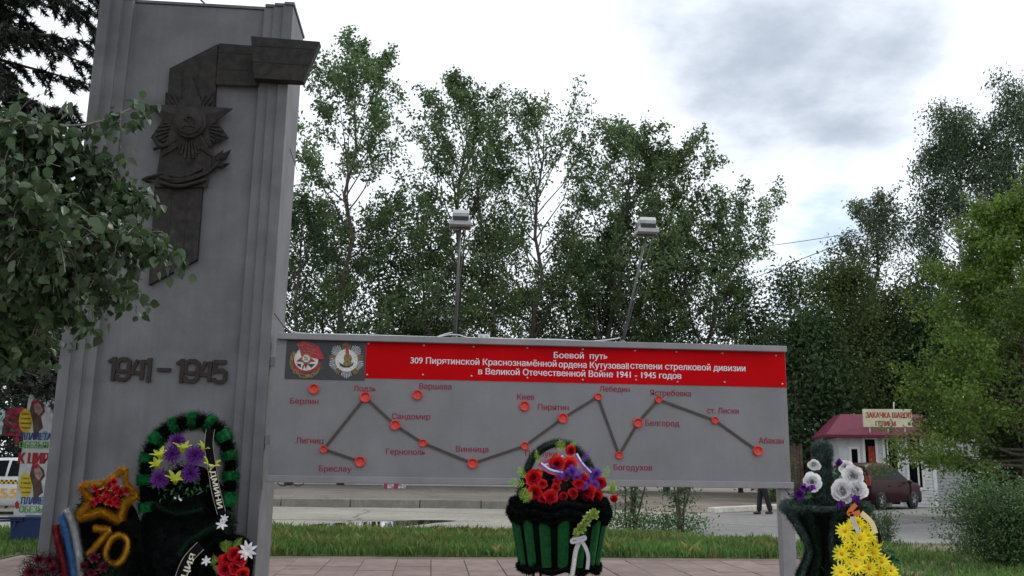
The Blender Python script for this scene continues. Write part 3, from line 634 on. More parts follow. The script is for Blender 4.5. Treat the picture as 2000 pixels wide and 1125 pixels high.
# floodlights on the board, junction box and cable
M_pole = mat('pole_paint', (.09, .088, .086), .5, .15, 20.); M_hous = mat('lamp_housing', (.40, .40, .41), .45, .1, 12.); M_fin = mat('lamp_fin_dark', (.05, .05, .052), .6); M_lid = mat('lamp_lid', (.66, .66, .66), .4, .06)
def floodlight(base, top, label):
    yb = .04; a = at(*base, yb); b = at(top[0], top[1]+33, yb+.02)
    t = Thing('floodlight', label, 'floodlight', (a.x, a.y, ZT), 'floodlights on poles above the route board')
    mb = MB(); mb.tube([(a.x, yb, ZT), tuple(b)], .0125, 10); mb.lathe([(.035, 0), (.035, .008), (.018, .03)], (a.x, yb, ZT+.001), (0, 0, 1), 12); t.part('pole', mb, M_pole)
    s = size(1, b); w0, h0 = 21*s, 12*s; z0 = b.z; d = .11
    q = lambda hw, hd, z: [(b.x-hw, b.y-hd, z), (b.x+hw, b.y-hd, z), (b.x+hw, b.y+hd, z), (b.x-hw, b.y+hd, z)]
    mb = MB(); mb.hexa(q(w0, d, z0), q(w0, d, z0+5*s)); mb.hexa(q(w0, d, z0+5*s+.0005), q(16*s, d*.8, z0+15*s)); t.part('reflector_housing', mb, M_hous, bevel=.003)
    mb = MB()
    for i in range(11): x = b.x-13.5*s+i*2.7*s; mb.box((x-.6*s, b.y-d*1.02, z0+8*s), (x+.6*s, b.y-d*.6, z0+17*s))
    mb.box((b.x-15*s, b.y-d*.93, z0+7*s), (b.x+15*s, b.y-d*.5, z0+16.5*s)); t.part('cooling_fins', mb, M_fin)
    mb = MB(); mb.hexa(q(15.5*s, d*.78, z0+17*s), q(16*s, d*.8, z0+23*s)); t.part('gear_box', mb, M_hous, bevel=.004)
    mb = MB(); mb.hexa(q(16.3*s, d*.82, z0+23.2*s), q(15*s, d*.7, z0+31*s)); t.part('lid', mb, M_lid, bevel=.006)
    mb = MB(); mb.box((b.x-20*s, b.y-.015, z0-1*s), (b.x-18.3*s, b.y+.015, z0+22*s)); mb.box((b.x+18.3*s, b.y-.015, z0-1*s), (b.x+20*s, b.y+.015, z0+22*s)); mb.box((b.x-20*s, b.y-.015, z0-3*s), (b.x+20*s, b.y+.015, z0-1.05*s)); t.part('bracket', mb, M_pole)
    mb = MB(); mb.tube(bez([tuple(b+V((.03, -.02, .02))), tuple(b+V((.05, -.03, -.05))), (b.x*.6+a.x*.4+.02, yb-.02, ZT+.55*(b.z-ZT)), (a.x+.012, yb-.018, ZT+.02)], 6), .004, 5); t.part('lamp_lead', mb, M_pole)
floodlight((888, 655), (899, 411), 'grey floodlight on upright thin pole beside the junction box')
floodlight((1215, 663), (1262, 425), 'grey floodlight on the pole that leans right over the board')
jb = at(945, 655, .03); t = Thing('junction_box', 'small pale plastic cable box on top of the grey board', 'junction box', (jb.x, jb.y, ZT))
mb = MB(); mb.box((jb.x-.055, 0, ZT+.001), (jb.x+.055, .06, ZT+.045)); t.part('box_body', mb, M_lid, bevel=.004)
mb = MB(); [mb.lathe([(.012, 0), (.012, .006)], (jb.x+x, 0, ZT+.022), (0, -1, 0), 10) for x in (-.025, .025)]; t.part('knockout', mb, M_hous)
a = at(888, 655, 0).x; b = at(1215, 663, 0).x
cb = MB(); cb.tube(bez([(a-.02, .05, ZT+.06), (a-.1, .03, ZT+.035), (a-.16, .02, ZT+.008), (a-.05, .0, ZT+.03), (a+.04, .0, ZT+.03), (a+.12, .01, ZT+.01), (jb.x-.055, .03, ZT+.012)], 6), .006, 6)
cb.tube(bez([(jb.x+.055, .03, ZT+.015), (jb.x+.3, .0, ZT+.007), (jb.x+.7, .0, ZT+.012), (b-.3, .02, ZT+.007), (b-.1, .02, ZT+.03), (b-.02, .04, ZT+.05)], 6), .006, 6)
cb.tube(bez([(.16, .0, ZT+.03), (.3, .0, ZT+.007), (.8, .01, ZT+.01), (a-.16, .02, ZT+.008)], 5), .005, 6)
tag(cb.build('cable', M_lid), 'thin pale cable looping along the top rail between the two floodlights', 'cable')
# ------------------------------------------------------------------ trees and bushes
def leafmat(name, col, island=.35, trans=.28, rough=.45, spec=.5): return mat(name, col, rough, .18, .6, island=island, trans=trans, spec=spec)
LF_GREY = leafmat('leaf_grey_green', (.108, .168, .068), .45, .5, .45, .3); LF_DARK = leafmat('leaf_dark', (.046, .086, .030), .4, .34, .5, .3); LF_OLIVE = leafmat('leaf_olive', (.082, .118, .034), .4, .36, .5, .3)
LF_YEL = leafmat('leaf_bright', (.115, .190, .026), .4, .40); LF_BIRCH = leafmat('leaf_weeping', (.066, .108, .048), .4, .35, .5, .3); LF_PALE = leafmat('leaf_pale', (.095, .130, .060))
LF_NEAR = leafmat('leaf_near', (.054, .098, .038), .45, .32, .40, .5); LF_BUSH = leafmat('leaf_bush', (.066, .140, .038)); LF_NEEDLE = leafmat('needles', (.014, .022, .012), .3, .05)
BARK = mat('bark', (.085, .068, .055), .9, .3, 6., .6, 20.); BARK_P = mat('bark_pale', (.20, .18, .15), .85, .35, 5., .4, 20.); BARK_W = mat('birch_bark', (.50, .48, .44), .8, .25, 4., .3, 12.)
def wander(p, d, ln, n, up=0., jit=.12):
    """a branch: n+1 points from p along d, curving towards up"""
    pts = [V(p)]; d = V(d).normalized()
    for i in range(n):
        d = (d+V((random.gauss(0, jit), random.gauss(0, jit), random.gauss(0, jit)+up))).normalized(); pts.append(pts[-1]+d*ln/n)
    return pts
def broadleaf(name, label, group, base, top, halfw, nleaf, lsize, lm, r0=.18, bark=BARK, zlow=.12, prof=None, asc=(35, 62), nb=30, spread=.30, hang=False, lw=.6, stems=1, jit=.05, nsec=5, cat='tree'):
    """trunk(s) with ascending limbs; leaves scattered in loose bunches about the twigs"""
    base = V(base); top = V(top); t = Thing(name, label, cat, base, group); H = (top-base).length
    prof = prof or (lambda q: (min(1, q/.25)**.6)*(1-q)**.62*1.45+.06)
    tb = MB(); anchors = []
    for s_ in range(stems):
        tp = top if s_ == 0 else top+V((random.uniform(-1, 1)*halfw*.8, random.uniform(-1, 1)*halfw*.5, -random.uniform(.05, .3)*H))
        bs = base if s_ == 0 else base+V((random.uniform(-.15, .15), random.uniform(-.15, .15), 0))*halfw*.3
        tr = [bs+(tp-bs)*(i/9)+V((random.gauss(0, jit), random.gauss(0, jit), 0))*H*.12*math.sin(math.pi*i/9) for i in range(10)]
        rr = r0*(1 if s_ == 0 else .7)
        tb.tube(tr, [rr*(1-i/9)**.8+.012 for i in range(10)], 8, 0)
        n_ = nb if s_ == 0 else nb//2
        for k in range(n_):
            q = zlow+(.97-zlow)*(k+random.random()*.8)/n_; i = min(8, int(q*9)); p = tr[i].lerp(tr[i+1], q*9-i)
            az = k*2.4+random.uniform(-.5, .5); el = R(asc[0]+(asc[1]-asc[0])*q+random.uniform(-12, 12))
            ln = halfw*prof(q)*random.uniform(.7, 1.15)/max(.62, math.cos(el))*.85
            b = wander(p, (math.cos(az)*math.cos(el), math.sin(az)*math.cos(el), math.sin(el)), ln, 6, .05 if not hang else -.02, .10)
            br = rr*.34*(1-q)**.6+.010; tb.tube(b, [br*(1-j/6)+.006 for j in range(7)], 5, 0, cap=False)
            for j in range(nsec):
                f = .28+.7*(j+random.random())/nsec; i2 = min(5, int(f*6)); p2 = b[i2].lerp(b[i2+1], f*6-i2)
                d0 = (b[i2+1]-b[i2]).normalized(); dd = d0+V((random.gauss(0, .6), random.gauss(0, .6), random.gauss(.15, .5)))
                l2 = ln*random.uniform(.25, .5)*(1.2-f*.6)+.15*lsize/.2
                if hang: c = wander(p2, dd*.5+V((0, 0, -.2)), l2+halfw*random.uniform(.15, .45), 5, -.45, .08)
                else: c = wander(p2, dd, l2, 4, .05, .15)
                if j % 2 == 0 or hang: tb.tube(c, [.009*(1-.6*m/len(c))*(lsize/.2)**.5 for m in range(len(c))], 3, 0, cap=False)
                anchors.extend([(x, random.uniform(.4, 1.6)) for x in c[1:]])
            anchors.append((b[-1], 1.)); anchors.append((b[-2], .8))
    A = np.array([tuple(a) for a, _ in anchors]); W = np.array([x for _, x in anchors]); W /= W.sum()
    idx = RNG.choice(len(A), nleaf, p=W); sg = spread*(.35 if hang else 1.)
    P = A[idx]+RNG.normal(size=(nleaf, 3))*np.array([sg, sg, sg*(.9 if not hang else 1.6)])
    P = P[P[:, 2] > base.z+.02]
    cb_ = MB(); leaves(cb_, P, lsize, lsize*lw, droop=.25, hang=hang)
    t.part('trunk', tb, bark); t.part('crown', cb_, lm); return t
def tree_px(name, label, group, bx, topx, topy, hw, Y, nleaf, lsize, lm, zb=0., **k):
    tp = at(topx, topy, Y); b = at(bx, 800, Y); b.z = zb
    return broadleaf(name, label, group, b, tp, size(hw, tp)*(1.85 if group == GR1 else 1.1), nleaf, lsize, lm, **k)
GR1, GR2 = 'tall trees in the row behind the board', 'bushy dark trees filling in below the tall row'
def pr(q): return min(1, (q+.05)/.3)**.7*(1-q)**.45*1.2+.08
TR = dict(asc=(24, 60), nb=42, r0=.2, zlow=.14, prof=pr, spread=.19, jit=.10)
tree_px('poplar', 'tallest grey-green poplar just right of the grey stele', GR1, 672, 700, 120, 100, 42, 21000, .235, LF_GREY, KZ, **TR)
tree_px('poplar', 'airy poplar behind the upright floodlight, peak left of middle', GR1, 880, 912, 205, 104, 44, 18500, .235, LF_GREY, KZ, **TR)
tree_px('poplar', 'slender poplar with bare dark forked trunk between the two floodlights', GR1, 1028, 1062, 235, 98, 43, 16500, .225, LF_GREY, KZ, stems=2, **TR)
tree_px('poplar', 'poplar leaning right behind the tilted floodlight', GR1, 1165, 1235, 285, 100, 43, 19000, .235, LF_GREY, KZ, **TR)
tree_px('poplar', 'broad poplar with domed top right of the tilted floodlight', GR1, 1235, 1320, 330, 86, 44, 16500, .235, LF_OLIVE, KZ, **TR)
tree_px('poplar', 'low poplar leaning far right, end of the tall row', GR1, 1330, 1420, 470, 112, 43, 18500, .225, LF_GREY, 0, **TR)
tree_px('poplar', 'small poplar close to the right side of the stele', GR1, 572, 590, 420, 62, 40, 8000, .20, LF_DARK, KZ, **TR)
UN = dict(asc=(15, 55), nb=30, r0=.12, zlow=.04, spread=.5, jit=.06, stems=2)
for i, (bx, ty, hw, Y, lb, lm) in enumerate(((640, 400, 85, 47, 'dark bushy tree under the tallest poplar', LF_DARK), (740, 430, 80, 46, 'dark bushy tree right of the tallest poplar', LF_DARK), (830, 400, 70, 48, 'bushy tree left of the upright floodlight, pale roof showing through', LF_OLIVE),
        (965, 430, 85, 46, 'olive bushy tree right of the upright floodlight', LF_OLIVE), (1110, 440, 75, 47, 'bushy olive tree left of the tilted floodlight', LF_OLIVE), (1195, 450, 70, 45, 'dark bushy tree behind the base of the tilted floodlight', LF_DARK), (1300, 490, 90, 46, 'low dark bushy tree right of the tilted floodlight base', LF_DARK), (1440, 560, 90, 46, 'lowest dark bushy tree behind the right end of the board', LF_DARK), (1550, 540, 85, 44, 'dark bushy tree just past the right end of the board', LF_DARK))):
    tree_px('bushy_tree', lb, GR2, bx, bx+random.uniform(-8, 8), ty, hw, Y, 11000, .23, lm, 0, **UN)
GR3 = 'trees behind the kiosk'
tree_px('maple_tree', 'olive round tree behind the left end of the kiosk roof', GR3, 1640, 1640, 535, 100, 38, 20000, .20, LF_OLIVE, 0, **UN)
tree_px('maple_tree', 'pale leafy tree standing above the darker trees behind the kiosk', GR3, 1712, 1708, 415, 108, 44, 13000, .20, LF_PALE, 0, **dict(TR, zlow=.3))
tree_px('maple_tree', 'olive tree directly above the kiosk sign', GR3, 1745, 1745, 580, 95, 40, 18000, .20, LF_OLIVE, 0, **UN)
GR4 = 'weeping birches at the right edge'
def prb(q): return min(1, (q+.02)/.22)**.8*(1-q)**.5*1.15+.1
BI = dict(asc=(30, 62), nb=44, r0=.2, zlow=.10, prof=prb, spread=.75, hang=True, bark=BARK_W, lw=.55, nsec=6)
tree_px('birch', 'tall weeping birch with full crown near the right edge', GR4, 1885, 1868, 225, 98, 40, 48000, .19, LF_BIRCH, 0, **BI)
tree_px('birch', 'weeping birch cut off by the right edge of the view', GR4, 2010, 1995, 175, 84, 39, 36000, .19, LF_BIRCH, 0, **BI)
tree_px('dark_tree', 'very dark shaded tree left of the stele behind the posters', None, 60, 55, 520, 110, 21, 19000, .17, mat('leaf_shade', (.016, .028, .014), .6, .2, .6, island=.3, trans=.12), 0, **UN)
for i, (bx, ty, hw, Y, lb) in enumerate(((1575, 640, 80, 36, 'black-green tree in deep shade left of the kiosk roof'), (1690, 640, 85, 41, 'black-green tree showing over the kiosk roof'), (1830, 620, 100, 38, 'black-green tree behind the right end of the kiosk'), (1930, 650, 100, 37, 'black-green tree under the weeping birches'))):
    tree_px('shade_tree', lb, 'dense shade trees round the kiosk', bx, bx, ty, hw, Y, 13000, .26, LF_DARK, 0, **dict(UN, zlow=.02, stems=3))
# bright leafy tree in front of the kiosk
tb_ = G(1945, 1000); tree_px('ash_tree', 'bright yellow-green leafy tree hanging over the kiosk', None, 1985, 1995, 430, 205, 18, 60000, .135, LF_YEL, 0, asc=(-16, 40), nb=74, r0=.13, zlow=.12, spread=.16, prof=lambda q: (min(1, (q+.06)/.22)**.8)*(1-q)**.5*1.35+.05, jit=.03, nsec=7)
tree_px('ash_tree', 'lower darker leafy tree in front of the shaded side of the kiosk', None, 1962, 1962, 720, 66, 19.5, 13000, .12, LF_OLIVE, 0, asc=(-10, 45), nb=40, r0=.06, zlow=.10, spread=.2, prof=lambda q: (min(1, (q+.1)/.3)**.7)*(1-q)**.45*1.2+.1, jit=.04, stems=2)
def bush(name, label, group, base, h, hw, nl, ls, lm, stems=7, bark=BARK, spread=.10, lo=.1, cat='shrub', lean=.5):
    base = V(base); t = Thing(name, label, cat, base, group); tb = MB(); an = []
    for k in range(stems):
        a = random.uniform(0, 6.28); rad = random.uniform(.2, 1)*hw
        b0 = base+V((math.cos(a), math.sin(a), 0))*rad*.25; tip = base+V((math.cos(a)*rad*lean*2, math.sin(a)*rad*lean*2, h*random.uniform(.7, 1)))
        m = b0.lerp(tip, .5)+V((random.gauss(0, .1)*hw, random.gauss(0, .1)*hw, h*.08)); c = bez([b0, m, tip], 5)
        tb.tube(c, [h*.009*(1-i/len(c))+.003 for i in range(len(c))], 5)
        for q in c[max(1, int(lo*len(c))):]:
            d = wander(q, (random.gauss(0, 1), random.gauss(0, 1), random.gauss(.3, .5)), hw*random.uniform(.2, .55), 3, .03, .2); tb.tube(d, .003, 3, cap=False); an += d
    A = np.array([tuple(x) for x in an]); P = A[RNG.integers(0, len(A), nl)]+RNG.normal(size=(nl, 3))*spread; P = P[P[:, 2] > base.z+.01]
    cb_ = MB(); leaves(cb_, P, ls, ls*.55, droop=.1); t.part('stems', tb, bark); t.part('foliage', cb_, lm); return t
def leggy(label, base, h, hw, nl):
    base = V(base); t = Thing('leggy_shrub', label, 'shrub', base, 'leggy shrubs on the verge behind the board'); tb = MB(); an = []
    for k in range(6):
        a = random.uniform(0, 6.28); b0 = base+V((math.cos(a)*.14, math.sin(a)*.14, 0)); tip = b0+V((random.uniform(-.35, .35), random.uniform(-.3, .3), h*random.uniform(.8, 1)))
        c = wander(b0, tip-b0, h, 8, .02, .06); tb.tube(c, [.026*(1-.7*i/9) for i in range(9)], 6)
        for i in range(2, 9):
            for _ in range(2): d = wander(c[i], (random.gauss(0, 1), random.gauss(0, 1), .6), hw*random.uniform(.3, .8), 3, .05, .15); tb.tube(d, .005, 3, cap=False); an += d[1:]*(1 if i < 5 else 3)
    A = np.array([tuple(x) for x in an]); P = A[RNG.integers(0, len(A), nl)]+RNG.normal(size=(nl, 3))*.07
    q = RNG.normal(size=(900, 3))*np.array([.38, .3, .16])+np.array(base)+np.array([0, 0, .16]); P = np.concatenate([P, q[q[:, 2] > .03]])
    cb_ = MB(); leaves(cb_, P, .085, .05); t.part('stems', tb, BARK); t.part('foliage', cb_, LF_BUSH)
leggy('dark thin-stemmed shrub on the grass beside the flower basket', G(1232, 1036), 2.3, .6, 1500)
leggy('fuller many-stemmed shrub on the grass under the board', G(1322, 1040), 2.3, .65, 2100)
GB = 'low bushes on the right verge'
g_ = G(1950, 1118); bush('low_bush', 'dense green bush low in the right corner', GB, (g_.x+.45, g_.y+.5, 0), 1.18, .95, 15000, .055, LF_BUSH, 34, spread=.12)
g_ = G(1740, 1058); bush('low_bush', 'small wispy bush behind the yellow flowers', GB, (g_.x-.1, g_.y, 0), .62, .40, 700, .06, LF_BUSH, 14, spread=.05)
g_ = G(1885, 1085); bush('low_bush', 'small ragged bush at the edge of the driveway', GB, (g_.x, g_.y, 0), .42, .45, 500, .05, LF_BUSH, 10, spread=.05)
g_ = G(1995, 1010); bush('willow_bush', 'pale thin-leaved bush at the right edge below the bright tree', None, (g_.x+.2, g_.y, 0), 3.3, 1.2, 2600, .12, LF_PALE, 12, spread=.2)
g_ = G(1555, 985); bush('wild_bush', 'bright green bush past the right end of the board', None, (g_.x, g_.y+2, 0), 1.9, 1.2, 2200, .11, LF_YEL, 12, spread=.16)
# grass
def grass(name, label, n, reg, hmin, hmax, m, wd=.010, thin=None):
    P = reg(n); n = len(P); mb = MB()
    h = RNG.uniform(hmin, hmax, (n, 1))*RNG.uniform(.6, 1., (n, 1)); a = RNG.uniform(0, 6.28, n); d = np.stack([np.cos(a), np.sin(a), np.zeros(n)], 1); s = np.stack([-np.sin(a), np.cos(a), np.zeros(n)], 1)
    b = np.concatenate([P, np.full((n, 1), .012)], 1); le = RNG.uniform(.05, .75, (n, 1)); w_ = wd*RNG.uniform(.6, 1.4, (n, 1))
    up = np.array([[0, 0, 1.]]); mid = b+up*h*.6+d*h*le*.25; tip = b+up*h*(1-.25*le)+d*h*le*.8
    va = np.stack([b-s*w_, b+s*w_, mid+s*w_*.8, tip, mid-s*w_*.8], 1).reshape(-1, 3); mb.np(va, 5)
    return tag(mb.build(name, m), label, 'grass', kind='stuff')
def inpoly(P, poly):
    x, y = P[:, 0], P[:, 1]; c = np.zeros(len(P), bool)
    for (x1, y1), (x2, y2) in zip(poly, poly[1:]+poly[:1]):
        k = ((y1 > y) != (y2 > y)); xi = (x2-x1)*(y-y1)/((y2-y1) if y2 != y1 else 1e-9)+x1; c ^= k & (x < xi)
    return c
def clump(P, sc_, th, seed=0.):
    v = np.sin(P[:, 0]*sc_+seed)*np.cos(P[:, 1]*sc_*1.3+seed*2)+.6*np.sin(P[:, 0]*sc_*2.7+P[:, 1]*sc_*2.1+seed)+.5*np.sin(P[:, 0]*sc_*5.1-P[:, 1]*sc_*6.3)
    return v+RNG.normal(size=len(P))*.5 > th
def reg_main(n):
    P = np.stack([RNG.uniform(-3.5, 8.2, n), RNG.uniform(6.58, 11.9, n)], 1)
    return P[inpoly(P, [(-3.5, 6.58), (7.55, 6.58), (8.2, 9.6), (7.3, 9.35), (6.4, 10.35), (5.3, 11.1), (3.6, 10.9), (2, 11.3), (.2, 11.1), (-1.8, 11.6), (-3.5, 11.4)])]
def reg_right(n):
    P = np.stack([RNG.uniform(7.6, 17, n), RNG.uniform(2, 10, n)], 1); P = P[inpoly(P, [(7.6, 2), (17, 2), (17, 9.0), (13.5, 9.0), (12.3, 9.5), (11.6, 9.0), (11, 9.6), (9.4, 9.9), (8.2, 9.4), (7.6, 9.5)])]
    d = np.hypot((P[:, 0]-11.2)/.9, (P[:, 1]-8.2)/.9); return P[clump(P, 2.1, -.4) & (d > RNG.uniform(.5, 1.3, len(P)))]
def reg_left(n):
    P = np.stack([RNG.uniform(-12, -3.9, n), RNG.uniform(4, 11.4, n)], 1); return P[(P[:, 1] > 6.58) | (P[:, 0] < -4.75)]
M_gr = leafmat('grass_green', (.125, .225, .060), .35, .3, .6, .3); M_gy = leafmat('grass_straw', (.26, .27, .085), .3, .3, .6, .3)
grass('grass', 'short green grass of the verge behind the board', 46000, reg_main, .10, .27, M_gr)
grass('tall_grass', 'pale yellowish tall grass tufts mixed into the verge', 15000, lambda n: (lambda P: P[clump(P, 1.7, .9, 1.)])(reg_main(n*2)), .14, .36, M_gy, .008)
grass('rough_grass', 'rough patchy grass right of the paving', 30000, reg_right, .05, .17, M_gr)
grass('dry_grass', 'dry straw coloured tufts right of the paving', 5000, lambda n: (lambda P: P[clump(P, 2.5, .8, 2.)])(reg_right(n*2)), .06, .16, M_gy)
grass('shaded_grass', 'grass left of the paving under the posters', 24000, reg_left, .07, .2, M_gr)
# spruce: tiers of drooping boughs with needle sprays
def spruce(label, base, h, rad):
    base = V(base); t = Thing('spruce', label, 'tree', base); tb = MB(); A = []; D = []
    tb.tube([base+V((0, 0, h*i/8)) for i in range(9)], [.20*(1-i/8)+.02 for i in range(9)], 8)
    for k in range(190):
        z = 2.6+(h-2.9)*(k/190); q = z/h; az = k*2.4+random.uniform(-.3, .3); ln = rad*(1-q)**.75*random.uniform(.8, 1.15)+.25
        if math.sin(az) > .75 : ln *= .8
        b = wander(base+V((0, 0, z)), (math.cos(az), math.sin(az), .02), ln, 7, -.05, .05); b[-1].z += .08; tb.tube(b, [.028*(1-j/7)+.006 for j in range(8)], 5, cap=False)
        for j in range(1, 8):
            for sd_ in (-1, 1, -1, 1):
                d0 = (b[j]-b[j-1]).normalized(); s = V((-d0.y, d0.x, 0))*sd_; d = d0*.7+s*random.uniform(.5, 1)+V((0, 0, random.uniform(-.6, 0)))
                c = wander(b[j].lerp(b[j-1], random.random()), d, (.16+.30*ln*(1-j/9)*.5)*random.uniform(.7, 1.2), 3, -.16, .08)
                for u, v_ in zip(c, c[1:]):
                    for m in range(4): A.append(tuple(u.lerp(v_, random.random()))); D.append(tuple((v_-u).normalized()))
    A = np.repeat(np.array(A), 10, 0); D = np.repeat(np.array(D), 10, 0); n = len(A)
    A = A+D*RNG.uniform(-.03, .03, (n, 1)); d = RNG.normal(size=(n, 3))*.8+D*.7; d /= np.linalg.norm(d, axis=1)[:, None]; s = np.cross(d, RNG.normal(size=(n, 3))); s /= np.linalg.norm(s, axis=1)[:, None]
    l = RNG.uniform(.06, .13, (n, 1)); va = np.stack([A-s*.013, A+s*.013, A+d*l], 1).reshape(-1, 3); nb = MB(); nb.np(va, 3)
    t.part('trunk', tb, BARK); t.part('boughs', nb, LF_NEEDLE)
sp = at(-150, 500, 5.0); spruce('black-green spruce with drooping boughs at the upper left', (sp.x, sp.y, 0), 15., 4.3)
# the near birch: trunk out of view on the left, a leafy limb hanging in front of the stele
def near_birch():
    base = V((-3.9, -4.6, 0)); t = Thing('birch', 'near birch with leafy limb hanging over the left of the stele', 'tree', base); tb = MB(); A = []
    tr = [base+V((.25*math.sin(i*.5), .1*i, 1.15*i)) for i in range(10)]; tb.tube(tr, [.16*(1-i/11) for i in range(10)], 10)
    def limb(pts, r, drop, dens, Lmin=.10, Lmax=.30):
        c = bez([tuple(p) for p in pts], 8); tb.tube(c, [r*(1-.85*i/len(c))+.0015 for i in range(len(c))], 5, cap=False)
        for i, p in enumerate(c[4:]):
            for _ in range(dens):
                d = wander(p+V((random.gauss(0, .02), random.gauss(0, .05), 0)), (random.gauss(0, .6), random.gauss(0, .6), random.gauss(.05, .35)), random.uniform(Lmin, Lmax), 5, -drop, .12)
                tb.tube(d, .0016, 3, cap=False)
                for u in d[1:]: A.append(tuple(u))
    Y0 = -4.1
    def pth(*p): return [at(x, y, Y0+dy) for x, y, dy in p]
    limb([tr[3]]+pth((-40, 232, 0), (90, 245, .1), (185, 240, .1), (274, 204, .15)), .010, .02, 1, .02, .06)
    limb([tr[3]]+pth((-60, 225, -.1), (60, 250, 0), (130, 290, .1), (195, 330, .2), (262, 395, .2)), .016, .22, 4, .08, .2)
    limb([tr[3]]+pth((-60, 290, .2), (60, 330, .2), (150, 385, .3), (220, 430, .1), (305, 480, 0)), .018, .25, 5, .08, .24)
    limb([tr[2]]+pth((-60, 380, 0), (40, 410, -.1), (110, 450, .1), (165, 500, .3), (215, 560, .3)), .015, .25, 5, .08, .24)
    limb([tr[2]]+pth((-60, 450, .2), (30, 480, .3), (85, 540, .3), (125, 600, .4)), .014, .28, 5, .08, .24)
    limb([tr[2]]+pth((-60, 540, .3), (0, 570, .5), (40, 620, .6), (50, 660, .5)), .012, .28, 4, .08, .22)
    limb([tr[2]]+pth((-80, 620, .3), (-20, 650, .5), (20, 690, .5), (75, 665, .5)), .012, .2, 3, .06, .16)
    limb([tr[3]]+pth((-80, 215, .5), (0, 260, .6), (50, 310, .6), (110, 370, .6)), .014, .25, 5)
    limb([tr[3]]+pth((-80, 330, -.3), (0, 360, -.3), (60, 420, -.2), (100, 470, -.2)), .014, .25, 4)
    A = np.array(A); P = np.repeat(A, 2, 0); P = P+RNG.normal(size=P.shape)*.022; P = P[RNG.random(len(P)) < .85]
    cb_ = MB(); ovate(cb_, P, .054, .042)
    # upper canopy, spreading over the monument above the frame
    B = []
    for k in range(34):
        i = random.randint(4, 9); az = random.uniform(-.9, 1.5); d = V((math.cos(az), math.sin(az), random.uniform(.15, .6)))
        c = wander(tr[i], d, random.uniform(2.2, 4.6), 7, -.01, .12); tb.tube(c, [.03*(1-j/8)+.004 for j in range(8)], 5, cap=False)
        for p in c[2:]:
            for _ in range(3): B += [tuple(x) for x in wander(p, (random.gauss(0, 1), random.gauss(0, 1), -.1), random.uniform(.3, .9), 4, -.2, .1)]
    B = np.array(B); Q = B[RNG.integers(0, len(B), 15000)]+RNG.normal(size=(15000, 3))*.13
    # keep the part of the crown that would hang into the view clear, as in the photograph
    rel = Q-np.array(CAM); dep = rel@np.array(_F); vy = 562.5-FPX*(rel@np.array(_U))/np.maximum(dep, .1); vx = 1000+FPX*(rel@np.array(_R))/np.maximum(dep, .1)
    Q = Q[(dep < .3) | (vy < -25) | (vx < -40)]
    leaves(cb_, Q, .085, .07, hang=True, fold=.18)
    t.part('trunk', tb, BARK_P); t.part('crown', cb_, LF_NEAR)
near_birch()
# ------------------------------------------------------------------ wreaths and flower baskets
T_DKG = mat('tinsel_dark_green', (.008, .026, .014), .6, .3, 30., island=.5, spec=.12); T_BLK = mat('tinsel_black', (.0035, .0045, .0045), .7, .3, 30., island=.5, spec=.08); T_GRN = mat('tinsel_green', (.010, .21, .055), .6, .2, 30., island=.3, spec=.15)
T_YEL = mat('tinsel_yellow', (.56, .29, .012), .5, .2, 30., island=.3, spec=.3); T_WHT = mat('tinsel_white', (.46, .46, .47), .5, .1, 30., island=.2); T_BLU = mat('tinsel_blue', (.055, .22, .50), .5, .1, 30., island=.2); T_RED = mat('tinsel_red', (.26, .007, .014), .5, .1, 30., island=.2); T_GREY = mat('tinsel_grey_green', (.050, .085, .072), .5, .3, 20., island=.55, spec=.35)
F_RED = mat('petal_red', (.60, .006, .022), .55, .25, 30., island=.25, trans=.12); F_DRED = mat('petal_dark_red', (.15, .010, .028), .6, .25, 30., island=.35, trans=.1); F_PUR = mat('petal_purple', (.165, .032, .30), .6, .2, 30., island=.3, trans=.12); F_VIO = mat('petal_violet', (.21, .075, .46), .6, .2, 30., island=.3, trans=.15)
F_LEM = mat('petal_lemon', (.66, .70, .055), .55, .12, 30., island=.12, trans=.25); F_YEL = mat('petal_yellow', (.95, .80, .015), .55, .06, 30., island=.08, trans=.3); F_ORG = mat('flower_heart', (.62, .26, .008), .7, .2, 60.); F_WHT = mat('petal_white', (.82, .81, .82), .55, .08, 20., island=.1, trans=.2); F_GRN = mat('fern_green', (.26, .50, .045), .5, .2, 30., island=.3, trans=.25); F_DGR = mat('leaf_artificial', (.03, .12, .03), .5, .2, 20., island=.3)
WIRE = mat('stand_wire', (.03, .03, .03), .5, .1, metal=.6)
VIEW = lambda p: (CAM-V(p)).normalized()
def rose(mb, p, r, ax, mi=0):
    for n, L_, W_, el, cu, ph in ((6, 1.12, 1.25, .25, .35, 0), (5, 1.0, 1.2, .62, .55, .5), (5, .88, .95, .95, .6, .2), (4, .72, .75, 1.2, .55, .6), (3, .62, .5, 1.38, .4, .1)):
        petals(mb, V(p)-V(ax)*r*.35, ax, n, r*L_, r*W_, el, cu, ph, mi, 4, .22, .12, .8, True)
def pompon(mb, p, r, ax, mi=0):
    for el, n in ((.0, 16), (.3, 16), (.6, 14), (.9, 11), (1.2, 7), (-.3, 12)): petals(mb, p, ax, n, r, r*.22, el, .15, random.random(), mi, 2, .25, .12)
def lily(mb, p, r, ax, mi=0): petals(mb, V(p)-V(ax)*r*.8, ax, 6, r*1.65, r*.62, 1.15, -.95, random.random(), mi, 4, .15, .06, .75)
def daisy(mb, p, r, ax, mi=0): petals(mb, p, ax, 14, r, r*.30, .12, -.15, random.random(), mi, 3, .12, .08, .7); petals(mb, V(p)+V(ax)*r*.06, ax, 11, r*.72, r*.26, .4, -.1, random.random(), mi, 3, .12, .08, .7)
